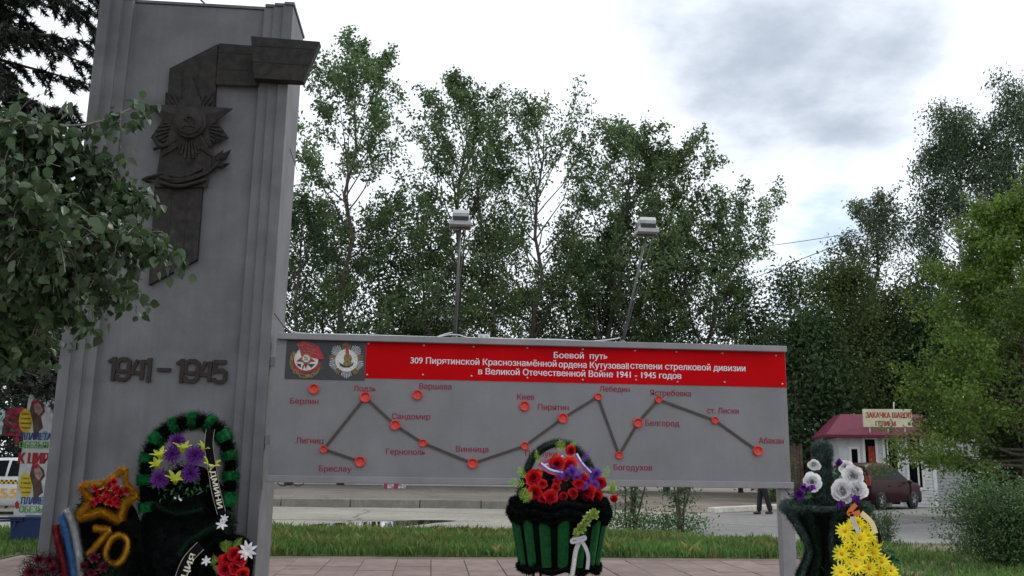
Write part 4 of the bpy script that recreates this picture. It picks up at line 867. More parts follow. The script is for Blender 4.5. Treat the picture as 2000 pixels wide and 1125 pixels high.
def carn(mb, p, r, ax, mi=0):
    for el, n in ((.15, 8), (.55, 8), (.95, 6), (1.3, 4)): petals(mb, V(p)-V(ax)*r*.3, ax, n, r, r*.6, el, .2, random.random(), mi, 2, .35, .22)
def fern(mb, p, d, ln, wd, mi=0, nrm=None):
    d = V(d).normalized(); nrm = V(nrm or VIEW(p)); s = d.cross(nrm).normalized(); c = [V(p)+d*ln*t+nrm*ln*.12*math.sin(2.5*t) for t in (0, .12, .24, .36, .48, .6, .72, .84, 1)]
    mb.tube(c, wd*.03+.0008, 3, mi)
    for i, q in enumerate(c[1:], 1):
        t = i/8; w_ = wd*math.sin(math.pi*(.18+.78*t))
        for sg in (-1, 1):
            e = q+s*sg*w_+d*w_*.7+nrm*random.uniform(-.2, .2)*w_; m = q.lerp(e, .5); k = d*ln*.022
            mb.add([tuple(q-k), tuple(m-k*1.2), tuple(e), tuple(m+k*1.2), tuple(q+k)], [(0, 1, 2, 3, 4)], mi)
def blooms(th, name, fn, lst, Y, m, jit=.2, parent=None, heart=None):
    for px, py, r in lst:
        p = at(px, py, Y+random.uniform(-.02, .02)); ax = (VIEW(p)+V((random.gauss(0, jit), random.gauss(0, jit), random.gauss(.05, jit)))).normalized(); mb = MB(); fn(mb, p, size(r, p), ax); o = th.part(name, mb, m, parent)
        if heart: hb = MB(); q = p+ax*size(r, p)*.10; hb.ball(tuple(q), size(r*.19, p)); th.part('flower_heart', hb, heart, o)
def P_(Y, *pts): return [at(a, b, Y) for a, b in pts]
def fuzz_fill(mb, pts, rad, n, mi=0, wd=.004):
    """needle-like filling scattered over points"""
    A = np.array([tuple(p) for p in pts])[RNG.integers(0, len(pts), n)]+RNG.normal(size=(n, 3))*rad*np.array([1, .35, 1]); d = RNG.normal(size=(n, 3)); d[:, 1] -= .4; d /= np.linalg.norm(d, axis=1)[:, None]
    s = np.cross(d, RNG.normal(size=(n, 3))); s /= np.linalg.norm(s, axis=1)[:, None]; l = RNG.uniform(.03, .07, (n, 1)); mb.np(np.stack([A-s*wd, A+s*wd, A+d*l], 1).reshape(-1, 3), 3, mi)
def disc_pts(cx, cy, rx, ry, Y, n=260): return [at(cx+rx*math.sqrt(u)*math.cos(v), cy+ry*math.sqrt(u)*math.sin(v), Y) for u, v in zip(RNG.random(n), RNG.random(n)*6.283)]
def backing(mb, cx, cy, rx, ry, Y, dp=.05):
    c = at(cx, cy, Y); mb.ball(tuple(c), (size(rx, c), dp, size(ry, c)), 0, 24, 12)
def legs(th, x, Y, z, sp=.35, back=.35):
    mb = MB()
    for a, b in ((-sp, -.05), (sp, -.05), (0, back)): mb.tube([(x, Y+.04, z), (x+a, Y+.04+b, .022)], .008, 6)
    th.part('wire_stand', mb, WIRE)

# 1. the star wreath with 70 and a tricolour sash
Y1 = -.50; c = at(180, 1060, Y1); w1 = Thing('star_wreath', 'dark wreath with yellow tinsel star, number 70 and tricolour sash', 'wreath', (c.x, Y1, 0))
mb = MB(); backing(mb, 196, 1105, 82, 150, Y1+.08, .055); fuzz_fill(mb, disc_pts(196, 1105, 84, 152, Y1+.03, 500), .015, 9000, 0, .0035); w1.part('fir_base', mb, T_BLK)
tips = [(246, 914), (268, 966), (234, 1018), (153, 1011), (156, 952)]; inn = [(258, 945), (247, 994), (196, 1002), (166, 979), (206, 944)]
star_path = []
for k in range(5): star_path += [tips[k], inn[k] if k < 4 else inn[4]]
star_path = [(244, 915), (247, 948), (267, 968), (243, 984), (234, 1018), (200, 999), (153, 1011), (179, 977), (157, 951), (206, 945), (244, 915)]
sp_ = P_(Y1-.03, *star_path); mb = MB()
for a, b in zip(sp_, sp_[1:]): tinsel(mb, [a.lerp(b, i/6) for i in range(7)], size(13, a), 1500, .0017, .34)
stp = w1.part('tinsel_star', mb, T_YEL)
blooms(w1, 'star_flower', carn, [(x, y, 9) for x, y in ((214, 948), (222, 941), (228, 955), (209, 962), (196, 962), (188, 953), (220, 968), (235, 962), (247, 957), (205, 976), (190, 977), (214, 981), (225, 976), (183, 981), (229, 984))], Y1-.055, F_RED, parent=stp)
mb = MB(); [leaves(mb, np.array([tuple(p)]*3), .022, .014) for p in P_(Y1-.08, (200, 955), (216, 957), (228, 968), (197, 969), (206, 985), (190, 946), (238, 951))]; w1.part('star_leaves', mb, F_GRN, stp)
for nm, pts in (('7', [(183, 1032), (214, 1035), (200, 1052), (172, 1085)]), ('0', [(236, 1045), (249, 1056), (246, 1080), (232, 1100), (213, 1100), (206, 1084), (212, 1062), (223, 1048), (236, 1045)])):
    mb = MB(); tinsel(mb, bez(P_(Y1-.04, *pts), 6) if nm == '0' else [a.lerp(b, i/5) for a, b in zip(P_(Y1-.04, *pts), P_(Y1-.04, *pts)[1:]) for i in range(6)], size(9, c), 3600, .0016, .42); w1.part('tinsel_numeral', mb, T_YEL)
for m, pts in ((T_WHT, [(129, 995), (141, 1022), (149, 1060), (154, 1090), (160, 1150)]), (T_BLU, [(121, 1006), (129, 1036), (136, 1070), (142, 1100), (149, 1150)]), (T_RED, [(108, 1026), (112, 1052), (120, 1085), (127, 1115), (134, 1150)])):
    mb = MB(); tinsel(mb, bez(P_(Y1-.07, *pts), 6), size(13, c), 6500, .0017, .48); w1.part('sash_garland', mb, m)
fl = [(75, 1093, 11), (97, 1095, 12), (58, 1117, 12), (80, 1117, 10), (104, 1112, 11), (119, 1128, 10), (183, 1089, 12), (163, 1107, 11), (178, 1119, 10), (202, 1108, 12), (68, 1135, 12), (95, 1138, 12), (190, 1138, 12)]
blooms(w1, 'flower', carn, fl, Y1-.10, F_DRED)
mb = MB(); fuzz_fill(mb, disc_pts(85, 1120, 45, 38, Y1-.07, 200), .02, 2200, 0, .0022); fuzz_fill(mb, disc_pts(185, 1120, 40, 30, Y1-.07, 200), .02, 1200, 0, .0022); w1.part('fir_sprigs', mb, T_DKG)
legs(w1, c.x, Y1+.1, .7)

# 2. large arched wreath with asters and lilies
Y2 = -.46; c = at(365, 950, Y2); w2 = Thing('arched_wreath', 'tall arched green and black tinsel wreath with purple asters and lemon lilies', 'wreath', (c.x, Y2, 0))
arch = bez(P_(Y2, (288, 1000), (284, 940), (290, 892), (312, 852), (350, 829), (390, 822), (424, 838), (444, 872), (450, 915), (448, 960), (436, 1010)), 8)
na = len(arch); npad = 11
for k in range(npad):
    i0, i1 = int(k*(na-1)/npad), int((k+1)*(na-1)/npad); sgm = arch[i0:i1+1]; im = i0+int((i1-i0)*.55)
    mb = MB(); tinsel(mb, arch[i0:im+1], size(22, c), 1500, .003, .74, 0, None, .2); w2.part('green_tinsel_pad', mb, T_GRN)
    mb = MB(); tinsel(mb, arch[im:i1+1], size(25, c), 620, .004, .4, 0, None, .7); w2.part('dark_tinsel_frill', mb, T_BLK)
mb = MB(); backing(mb, 362, 1060, 92, 150, Y2+.09, .06); fuzz_fill(mb, disc_pts(362, 1060, 95, 155, Y2+.04, 500), .02, 9000, 0, .0035); w2.part('fir_base', mb, T_BLK)
mb = MB(); tinsel(mb, bez(P_(Y2-.05, (300, 985), (330, 1000), (360, 1003), (395, 995)), 5), size(18, c), 1200, .003, .3); w2.part('fir_spray', mb, T_DKG)
blooms(w2, 'aster', pompon, [(346, 861, 17), (336, 887, 18), (380, 890, 20), (372, 925, 19), (312, 936, 19)], Y2-.07, F_PUR, .25)
for (px, py, r, dx, dz) in ((357, 872, 17, .0, .9), (312, 886, 17, -.5, .7), (306, 905, 14, -.5, .2), (343, 934, 18, 0, .55), (413, 906, 17, .3, .5), (399, 872, 13, .5, .8)):
    p = at(px, py, Y2-.10); mb = MB(); lily(mb, p, size(r, p), (VIEW(p)*.55+V((dx*.7, 0, dz+.35))).normalized()); w2.part('lily', mb, F_LEM)
mb = MB(); leaves(mb, np.array([tuple(p) for p in disc_pts(350, 950, 55, 28, Y2-.06, 70)]), .06, .025, mi=0); w2.part('leaves', mb, F_DGR)
M_rib = mat('mourning_ribbon', (.005, .005, .006), .7, .1, spec=.08); M_ribw = mat('ribbon_cream_print', (.72, .68, .52), .5, .05); M_ribs = mat('ribbon_silver_edge', (.55, .52, .48), .35, .1)
def ribbon(th, pts, wid, Y, text=None, m=M_rib, edge=True, t0=.3, flip=False):
    c_ = bez(P_(Y, *pts), 6); sd_ = [ (V((0,0,0))) ]*len(c_); s_ = size(wid, c_[0]); mb = MB(); vs = []
    sides = []
    for i, p in enumerate(c_):
        d = (c_[min(i+1, len(c_)-1)]-c_[max(i-1, 0)]).normalized(); sides.append(d.cross(V((0, -1, 0))).normalized())
        vs += [tuple(p-sides[-1]*s_/2), tuple(p+sides[-1]*s_/2)]
    mb.add(vs, [(2*i, 2*i+1, 2*i+3, 2*i+2) for i in range(len(c_)-1)], 0, True); o = th.part('mourning_ribbon' if m is M_rib else 'ribbon', mb, m)
    if edge:
        mb = MB()
        for sg in (-1, 1): mb.band([p+sd2*sg*s_*.47+V((0, -.002, 0)) for p, sd2 in zip(c_, sides)], sides[len(sides)//2], s_*.035)
        th.part('ribbon_edging', mb, M_ribs, o)
    if text:
        k = int(len(c_)*t0); a, b = c_[k], c_[-2]; d = (b-a); u = d.normalized().cross(V((0, -1, 0))).normalized(); mb = MB()
        if u.x < 0: u = -u
        rt = d if not flip else -d; org = a if not flip else b
        up_ = V((0, -1, 0)).cross(V(rt)).normalized()
        write(mb, text, org-up_*s_*.28+V((0, -.006, 0)), rt, up_, d.length*.94, s_*.58, bold=.05); th.part('ribbon_lettering', mb, M_ribw, o)
    return o
ribbon(w2, [(411, 838), (408, 868), (412, 900), (416, 925), (422, 960), (433, 1003)], 17, Y2-.09, 'АДМИНИ', t0=.42)
mb = MB(); leaves(mb, np.array([tuple(p) for p in P_(Y2-.1, (350, 976), (345, 974), (352, 979), (356, 978))]), .05, .02); w2.part('white_petals', mb, F_WHT)
legs(w2, c.x, Y2+.12, .9)

# 3. small dark wreath with a bent arch and a ribbon
Y3 = -.62; c = at(400, 1080, Y3); w3 = Thing('tinsel_wreath', 'dark green tinsel wreath with white star flowers and a printed ribbon', 'wreath', (c.x, Y3, 0))
mb = MB(); tinsel(mb, bez(P_(Y3, (352, 1085), (368, 1062), (395, 1044), (425, 1027), (446, 1005), (452, 1018), (440, 1040)), 8), size(13, c), 4200, .003, .55); w3.part('tinsel_arch', mb, T_DKG)
mb = MB(); tinsel(mb, bez(P_(Y3-.02, (392, 1150), (395, 1110), (398, 1085), (415, 1062), (432, 1052)), 6), size(13, c), 2800, .003, .5); backing(mb, 405, 1140, 50, 70, Y3+.06, .05); fuzz_fill(mb, disc_pts(405, 1120, 50, 70, Y3+.02, 200), .02, 3500, 0, .003); w3.part('fir_base', mb, T_BLK)
for px, py, r in ((433, 1024, 11), (403, 1095, 10), (438, 1012, 8)): p = at(px, py, Y3-.06); mb = MB(); petals(mb, p, VIEW(p), 6, size(r, p), size(r*.45, p), .2, -.3, random.random(), 0, 3); w3.part('white_flower', mb, F_WHT)
ribbon(w3, [(392, 1066), (378, 1080), (364, 1098), (352, 1128), (346, 1160)], 20, Y3-.07, 'РАЦИЯ', t0=.2, flip=True)
legs(w3, c.x, Y3+.1, .7)

# 4. wreath with red blooms at the foot of the stele
Y4 = -.58; c = at(448, 1095, Y4); w4 = Thing('red_flower_wreath', 'small dark wreath with red blooms by the stele corner', 'wreath', (c.x, Y4, 0))
mb = MB(); tinsel(mb, bez(P_(Y4, (428, 1062), (442, 1050), (462, 1050), (482, 1060), (489, 1080), (488, 1110), (480, 1160)), 7), size(12, c), 3800, .003, .5); backing(mb, 448, 1130, 42, 70, Y4+.07, .05); fuzz_fill(mb, disc_pts(450, 1120, 40, 60, Y4+.03, 200), .02, 2500, 0, .003); w4.part('tinsel_ring', mb, T_BLK)
blooms(w4, 'red_bloom', rose, [(444, 1095, 17), (458, 1082, 15), (470, 1092, 14), (440, 1112, 15), (462, 1108, 15), (455, 1125, 16), (474, 1122, 14)], Y4-.08, F_RED)
p = at(483, 1076, Y4-.09); mb = MB(); petals(mb, p, VIEW(p), 9, size(19, p), size(7, p), .2, -.2, 0, 0, 3); petals(mb, p, VIEW(p), 7, size(12, p), size(6, p), .5, -.2, .4, 0, 3); w4.part('white_flower', mb, F_WHT)
mb = MB(); fern(mb, at(442, 1082, Y4-.07), (-.1, 0, 1), size(25, c), size(14, c)); fern(mb, at(455, 1070, Y4-.07), (.5, 0, .6), size(24, c), size(8, c)); fern(mb, at(428, 1095, Y4-.07), (-1, 0, .1), size(14, c), size(12, c)); fern(mb, at(432, 1106, Y4-.07), (-.8, 0, -.5), size(14, c), size(12, c)); w4.part('fern_leaf', mb, F_GRN)
legs(w4, c.x, Y4+.1, .65, .25, .3)

# 5. the big green basket in front of the board
Y5 = -2.75; c5 = at(1092, 1010, Y5); bk = Thing('flower_basket', 'round green basket with tall dark arched handle full of red and violet flowers', 'flower basket', (c5.x, Y5, 0))
zr, zb = at(1090, 990, Y5).z, at(1090, 1108, Y5).z; rr, rb = size(91, c5), size(74, c5)
mb = MB(); mb.lathe([(rb*.2, zb), (rb*.97, zb), (rr*.965, zr), (rr*.85, zr+.01), (rr*.2, zr)], (c5.x, Y5, 0), (0, 0, 1), 40); bk.part('basket_body', mb, mat('basket_lining', (.0025, .006, .004), .9, spec=.02))
NST = 15
for k in range(NST):
    a = 2*math.pi*(k+.15)/NST; mb = MB(); ca, sa = math.cos(a), math.sin(a); hw = math.pi/NST*.62
    pts = []
    vs = []; n1_ = 7
    for i in range(n1_):
        t = i/(n1_-1); z = zb+.02+(zr-.085-zb)*t; r = rb+(rr-rb)*t*.93
        for j in range(7):
            u = (j/6-.5)*2; b = a+u*hw; bul = .020*(1-u*u)**.5 if abs(u) < 1 else 0
            vs.append((c5.x+(r+bul-.004)*math.cos(b), Y5+(r+bul-.004)*math.sin(b), z))
    mb.add(vs, [(i*7+j, i*7+j+1, (i+1)*7+j+1, (i+1)*7+j) for i in range(n1_-1) for j in range(6)], 0, True); bk.part('green_stave', mb, mat('stave_velvet', (.003, .075, .016), .75, .25, 40., .6, 220., spec=.2))
for z, r, rad, nn in ((zr-.065, rr*.985, .034, 5000), (zr-.03, rr*1.0, .048, 9000), (zr+.02, rr*.97, .040, 6000), (zb+.005, rb*1.0, .035, 5500)):
    mb = MB(); tinsel(mb, [(c5.x+r*math.cos(i*math.pi/20), Y5+r*math.sin(i*math.pi/20), z+.012*math.sin(i*1.3)) for i in range(41)], rad, nn, .0028, .55); bk.part('tinsel_rim', mb, T_BLK)
mb = MB(); tinsel(mb, bez(P_(Y5, (1012, 990), (1022, 940), (1040, 895), (1066, 872), (1096, 865), (1126, 876), (1150, 906), (1164, 945), (1172, 990)), 8), size(13, c5), 7000, .0026, .6); bk.part('handle', mb, [mat('handle_tinsel', (.012, .034, .022), .6, .3, 30., island=.5)])
mb = MB(); dm = at(1095, 985, Y5); mb.ball((c5.x, Y5, zr-.02), (rr*.9, rr*.9, size(70, c5)), 0, 20, 12); fz = [(c5.x+rr*.92*math.sin(t)*math.cos(p), Y5+rr*.92*math.sin(t)*math.sin(p), zr-.02+size(72, c5)*math.cos(t)) for t, p in zip(RNG.random(400)*1.5, RNG.random(400)*6.28)]; fuzz_fill(mb, fz, .01, 4000, 0, .003); bk.part('moss_dome', mb, T_BLK)
def dome(px, py):          # a spot on the dome of flowers
    v = (985-py)/115; return Y5-rr*math.sqrt(max(.05, 1-v*v))*.95*math.sqrt(max(.1, 1-((px-1092)/105)**2))
def bl5(name, fn, lst, m, jit=.25):
    for px, py, r in lst: blooms(bk, name, fn, [(px, py, r)], dome(px, py), m, jit)
bl5('red_rose', rose, [(1115, 880, 11), (1043, 933, 17), (1045, 962, 16), (1076, 971, 16), (1101, 969, 9), (1120, 963, 11), (1146, 962, 18), (1166, 968, 12), (1088, 906, 16), (1112, 908, 16), (1088, 940, 9), (1085, 953, 9), (1173, 943, 12), (1137, 935, 12), (1199, 974, 8), (1060, 975, 10), (1150, 978, 10), (1130, 945, 11), (1060, 945, 9), (1105, 930, 10)], F_RED)
bl5('violet_aster', pompon, [(1082, 917, 11), (1093, 927, 11), (1117, 921, 13), (1148, 940, 12), (1164, 925, 12), (1153, 922, 10), (1161, 947, 11), (1140, 949, 9), (1127, 933, 10), (1108, 927, 9)], F_VIO)
for (x, y, dx, dz) in ((1135, 905, .6, .9), (1120, 930, .7, .5)): mb = MB(); fern(mb, at(x, y, dome(x, y)-.04), (dx, -.2, dz), size(32, c5), size(7, c5)); bk.part('violet_spike', mb, F_VIO)
for (x, y, dx, dz, l, w_) in ((1028, 945, -1, .1, 36, 11), (1026, 935, -.5, .8, 26, 9), (1028, 950, -.4, -.9, 26, 10), (1052, 908, -.2, 1, 30, 6), (1100, 885, -.3, .9, 26, 12), (1098, 890, .1, -.8, 16, 9), (1112, 872, .6, .4, 16, 7), (1180, 935, .3, 1, 24, 9), (1188, 960, .4, .7, 24, 10), (1185, 955, 1, .1, 20, 9), (1040, 960, -.6, -.7, 26, 9)):
    mb = MB(); fern(mb, at(x, y, dome(x, y)-.03), (dx, -.15, dz), size(l, c5), size(w_, c5)); bk.part('fern_sprig', mb, F_GRN)
def sprig(th, pts, Y, m):
    mb = MB(); c_ = bez(P_(Y, *pts), 5); mb.tube(c_, .004, 4)
    for i, p in enumerate(c_[3:]): mb_r = size(6+3*random.random(), p); petals(mb, p, VIEW(p)+V((random.gauss(0, .5), 0, random.gauss(.2, .5))), 5, mb_r*1.5, mb_r*.9, .6, -.4, random.random(), 0, 2)
    th.part('gladiolus_sprig', mb, m)
sprig(bk, [(1116, 1053), (1128, 1040), (1140, 1026), (1150, 1010), (1164, 1002)], Y5-rr-.03, mat('petal_lime', (.25, .34, .06), .6, .2, 20., island=.25, trans=.2))
Y5r = Y5-rr-.05; M_sat = mat('satin_ribbon_white', (.42, .42, .44), .35, .12, 20.)
ribbon(bk, [(1133, 1055), (1125, 1075), (1121, 1100), (1116, 1135)], 9, Y5r, 'ПОМНИМ', M_sat, False, .35); ribbon(bk, [(1135, 1055), (1145, 1072), (1149, 1090), (1147, 1112)], 7, Y5r-.01, None, M_sat, False)
ribbon(bk, [(1133, 1056), (1118, 1060), (1117, 1054), (1132, 1051), (1142, 1048), (1143, 1053), (1134, 1056)], 5, Y5r-.015, None, M_sat, False)
M_tri = [mat('tricolour_white', (.65, .65, .66), .4, .03), mat('tricolour_blue', (.03, .06, .36), .4, .03), mat('tricolour_red', (.55, .01, .02), .4, .03)]
def tri(pts, wid):
    mb = MB(); c_ = [at(x, y, dome(x, y)-.025) for x, y in pts]; c_ = bez(c_, 5); s_ = size(wid, c_[0])/3; sd_ = []
    for i, p in enumerate(c_):
        d = (c_[min(i+1, len(c_)-1)]-c_[max(i-1, 0)]).normalized(); sd_.append(d.cross(VIEW(p)).normalized())
    for k in range(3):
        vs = []
        for p, q in zip(c_, sd_): vs += [tuple(p+q*s_*(k-1.5)), tuple(p+q*s_*(k-.5))]
        mb.add(vs, [(2*i, 2*i+1, 2*i+3, 2*i+2) for i in range(len(c_)-1)], k, True)
    bk.part('tricolour_ribbon', mb, M_tri)
tri([(1098, 887), (1078, 899), (1055, 907)], 10); tri([(1053, 905), (1074, 920), (1099, 926)], 10); tri([(1124, 887), (1136, 907), (1153, 925)], 9);
mb = MB()
for k in range(4): a = k*math.pi/2+.5; mb.tube([(c5.x+rb*.8*math.cos(a), Y5+rb*.8*math.sin(a), zb), (c5.x+rb*1.1*math.cos(a), Y5+rb*1.1*math.sin(a), .022)], .008, 6)
mb.tube([(c5.x+rb*.95*math.cos(i*.3142), Y5+rb*.95*math.sin(i*.3142), .4) for i in range(21)], .006, 5); bk.part('wire_stand', mb, WIRE)

# 6. grey-green goblet basket on the right, handle seen edge-on
Y6 = -4.15; c6 = at(1612, 1000, Y6); gb = Thing('goblet_basket', 'grey-green tinsel goblet basket with upright handle, white roses and purple flowers', 'flower basket', (c6.x, Y6, 0))
z_ = lambda py: at(1612, py, Y6).z
prof = [(74, 992), (72, 1002), (55, 1030), (40, 1060), (36, 1075), (44, 1100), (56, 1125), (62, 1150), (64, 1170)]
prof = [(size(r, c6), z_(py)) for r, py in prof]
mb = MB(); mb.lathe([(.02, prof[0][1]-.02)]+[(r*.88, z) for r, z in prof]+[(.02, prof[-1][1])], (c6.x, Y6, 0), (0, 0, 1), 28); bd = gb.part('goblet_core', mb, T_BLK)
for k in range(10):
    a = 2*math.pi*k/10+.16; mb = MB(); tinsel(mb, bez([(c6.x+r*math.cos(a), Y6+r*math.sin(a), z) for r, z in prof], 3), .026, 2600, .0022, .45, 0, None, .6); gb.part('tinsel_rib', mb, T_GREY if k % 2 else T_DKG)
mb = MB(); r_ = prof[0][0]; tinsel(mb, [(c6.x+r_*math.cos(i*math.pi/14), Y6+r_*math.sin(i*math.pi/14), prof[0][1]) for i in range(29)], .036, 5500, .0024, .45); gb.part('tinsel_rim', mb, T_GREY)
zt6 = z_(884); mb = MB(); rh = r_*.72
vd = V((c6.x-CAM.x, Y6-CAM.y, 0)).normalized()
hp_ = bez([tuple(V((c6.x, Y6, z))+vd*k*rh) for k, z in ((-1, prof[0][1]), (-.95, prof[0][1]+.10), (-.82, zt6-.10), (-.45, zt6-.01), (0, zt6+.015), (.45, zt6-.01), (.85, zt6-.12), (1, prof[0][1]))], 7)
tinsel(mb, hp_, .050, 9500, .0024, .5, 0, None, .5); gb.part('handle', mb, T_GREY)
Yf = Y6-r_*.75
mb = MB(); fuzz_fill(mb, [tuple(V((c6.x+r_*.8*math.sqrt(u)*math.cos(v), Y6+r_*.8*math.sqrt(u)*math.sin(v), prof[0][1]+.02))) for u, v in zip(RNG.random(100), RNG.random(100)*6.28)], .03, 1500, 0, .003); gb.part('moss', mb, T_DKG)
blooms(gb, 'white_rose', rose, [(1646, 958, 25), (1666, 930, 20), (1673, 957, 20), (1586, 941, 18), (1660, 980, 14)], Y6-.24, F_WHT, .12); blooms(gb, 'white_rose', rose, [(1590, 908, 12), (1652, 912, 14)], Y6-.16, F_WHT, .3)
def tulip(mb, p, r, ax): petals(mb, V(p)-V(ax)*r*.7, ax, 5, r*1.7, r*.95, 1.15, .25, random.random(), 0, 4, .3, .08)
blooms(gb, 'purple_tulip', tulip, [(1561, 966, 19), (1570, 950, 13), (1637, 906, 12), (1672, 981, 17), (1581, 955, 12), (1640, 988, 14)], Y6-.26, F_PUR, .4)
mb = MB(); leaves(mb, np.array([tuple(p) for p in P_(Y6-.08, (1640, 930), (1634, 935), (1630, 925), (1580, 975), (1584, 985), (1575, 980), (1590, 990), (1655, 990), (1648, 975), (1585, 965))]), .07, .035); gb.part('leaves', mb, F_DGR)
mb = MB(); rf = prof[-1][0]*.8; zf = prof[-1][1]
for k in range(4): a = k*math.pi/2+.3; mb.tube([(c6.x+rf*math.cos(a), Y6+rf*math.sin(a), zf), (c6.x+rf*1.2*math.cos(a), Y6+rf*1.2*math.sin(a), .022)], .008, 6)
gb.part('wire_stand', mb, WIRE)

# 7. spray of yellow chrysanthemums beside it
Y7 = -4.5; c7 = at(1685, 1080, Y7); yw = Thing('yellow_flower_spray', 'funeral spray packed with yellow chrysanthemums beside the goblet basket', 'wreath', (c7.x, Y7, 0))
mb = MB(); a_, b_ = at(1668, 1000, Y7+.1), at(1705, 1220, Y7+.1)
dr = [tuple(V(a_).lerp(b_, t)+V((random.uniform(-1, 1)*size(12+62*t, c7), random.uniform(-.03, .06), 0))) for t in RNG.random(500)]
fuzz_fill(mb, dr, .015, 7000, 0, .004); mb.hexa([b_+V((-.17, 0, 0)), b_+V((.17, 0, 0)), b_+V((.17, .06, 0)), b_+V((-.17, .06, 0))], [a_+V((-.02, 0, 0)), a_+V((.02, 0, 0)), a_+V((.02, .06, 0)), a_+V((-.02, .06, 0))]); yw.part('fir_backing', mb, T_DKG)
ye = [(1650, 1038, 19), (1644, 1082, 19), (1642, 1117, 19), (1680, 1053, 19), (1664, 1022, 12), (1676, 1020, 14), (1706, 1079, 17), (1697, 1048, 15), (1668, 1078, 16), (1683, 1083, 18), (1672, 1106, 19), (1698, 1110, 18), (1722, 1098, 17), (1740, 1115, 15), (1715, 1122, 17), (1690, 1030, 11), (1655, 1060, 11), (1655, 1135, 18), (1690, 1138, 18), (1728, 1138, 18), (1750, 1130, 12), (1660, 1100, 12), (1690, 1065, 12), (1715, 1060, 10)]
blooms(yw, 'chrysanthemum', daisy, ye, Y7-.03, F_YEL, .18, None, F_ORG)
mb = MB(); leaves(mb, np.array([tuple(p) for p in disc_pts(1690, 1100, 55, 60, Y7, 160)]), .05, .025); yw.part('leaves', mb, F_DGR)
M_org = mat('ribbon_orange', (.60, .13, .01), .4, .1); M_goldr = mat('ribbon_gold', (.75, .62, .30), .3, .1)
ribbon(yw, [(1672, 985), (1662, 996), (1658, 1003), (1668, 1004), (1680, 1000)], 9, Y7-.10, None, M_org, False)
ribbon(yw, [(1682, 1002), (1694, 1012), (1704, 1024), (1710, 1042)], 11, Y7-.09, None, M_goldr, False); ribbon(yw, [(1664, 1004), (1668, 1022), (1678, 1040)], 9, Y7-.10, None, M_sat, False)
ribbon(yw, [(1690, 1005), (1706, 1022), (1716, 1045), (1720, 1062)], 8, Y7-.05, None, M_rib, False)
legs(yw, c7.x, Y7+.1, at(1685, 1130, Y7).z, .22, .4)
# ------------------------------------------------------------------ the kiosk, its sign, cars, passer-by
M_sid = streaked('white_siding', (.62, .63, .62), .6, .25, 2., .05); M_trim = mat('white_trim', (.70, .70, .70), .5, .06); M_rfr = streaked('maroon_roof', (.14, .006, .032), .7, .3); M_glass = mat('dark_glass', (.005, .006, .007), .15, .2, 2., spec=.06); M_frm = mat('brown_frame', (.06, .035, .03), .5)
kA = G(1832, 991); kB = G(1640, 986); dk = (kB-kA); dk.z = 0; kW = 4.05; dk = V((-.965, .26, 0)).normalized(); nk = V((-dk.y, dk.x, 0)); nk = nk if nk.y > 0 else -nk
kd = 3.0
def K(u, d, z): return tuple(kA+dk*u+nk*d+V((0, 0, z)))       # u from the right corner leftwards, d into the building
def kpx(px, py):                                               # point of the front wall seen at a pixel
    r = ray(px, py); n_ = nk; t_ = (kA-CAM).dot(n_)/r.dot(n_); p = CAM+r*t_; return (p-kA).dot(dk), p.z
uL, zE = kpx(1637, 847); kW = uL
ks_ = Thing('kiosk', 'small white sided kiosk with maroon roof and tall windows', 'kiosk', tuple(kA+dk*kW/2+nk*kd/2))
mb = MB(); ns = 22; H_ = zE
for i in range(ns):      # lapped siding boards
    z0, z1 = H_*i/ns, H_*(i+1)/ns
    mb.hexa([K(kW, -.022, z0), K(0, -.022, z0), K(0, kd, z0), K(kW, kd, z0)], [K(kW, 0, z1-.002), K(0, 0, z1-.002), K(0, kd, z1-.002), K(kW, kd, z1-.002)])
ks_.part('wall', mb, M_sid)
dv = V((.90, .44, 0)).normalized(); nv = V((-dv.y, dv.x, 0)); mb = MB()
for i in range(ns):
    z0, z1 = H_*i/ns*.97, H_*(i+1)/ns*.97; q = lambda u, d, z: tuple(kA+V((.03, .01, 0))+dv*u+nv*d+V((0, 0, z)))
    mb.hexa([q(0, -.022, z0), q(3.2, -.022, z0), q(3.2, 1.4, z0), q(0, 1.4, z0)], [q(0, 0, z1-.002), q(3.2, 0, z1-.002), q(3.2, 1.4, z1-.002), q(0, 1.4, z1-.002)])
ks_.part('side_wall', mb, streaked('shaded_siding', (.27, .275, .28), .7, .3))  # shade under the tree is put into this wall's darker siding colour
mb = MB(); mb.hexa([K(.10, -.05, 0), K(-.04, -.05, 0), K(-.04, .04, 0), K(.10, .04, 0)], [K(.10, -.05, H_), K(-.04, -.05, H_), K(-.04, .04, H_), K(.10, .04, H_)]); ks_.part('corner_trim', mb, M_trim)
uR0, zR = kpx(1690, 808)
ov = .60
mb = MB(); zt_k = zE+.85; bot = [K(kW+ov, -ov, zE-.06), K(-.25, -ov*.6, zE-.06), K(-.25, kd+.3, zE-.06), K(kW+ov, kd+.3, zE-.06)]; top = [K(kW-.25, .55, zt_k), K(.2, .55, zt_k), K(.2, kd-.6, zt_k), K(kW-.25, kd-.6, zt_k)]
mb.hexa(bot, top); mb.hexa([K(kW+ov, -ov, zE-.16), K(-.25, -ov*.6, zE-.16), K(-.25, kd+.3, zE-.16), K(kW+ov, kd+.3, zE-.16)], [tuple(V(b)-V((0, 0, .002))) for b in bot]); ks_.part('roof', mb, M_rfr)
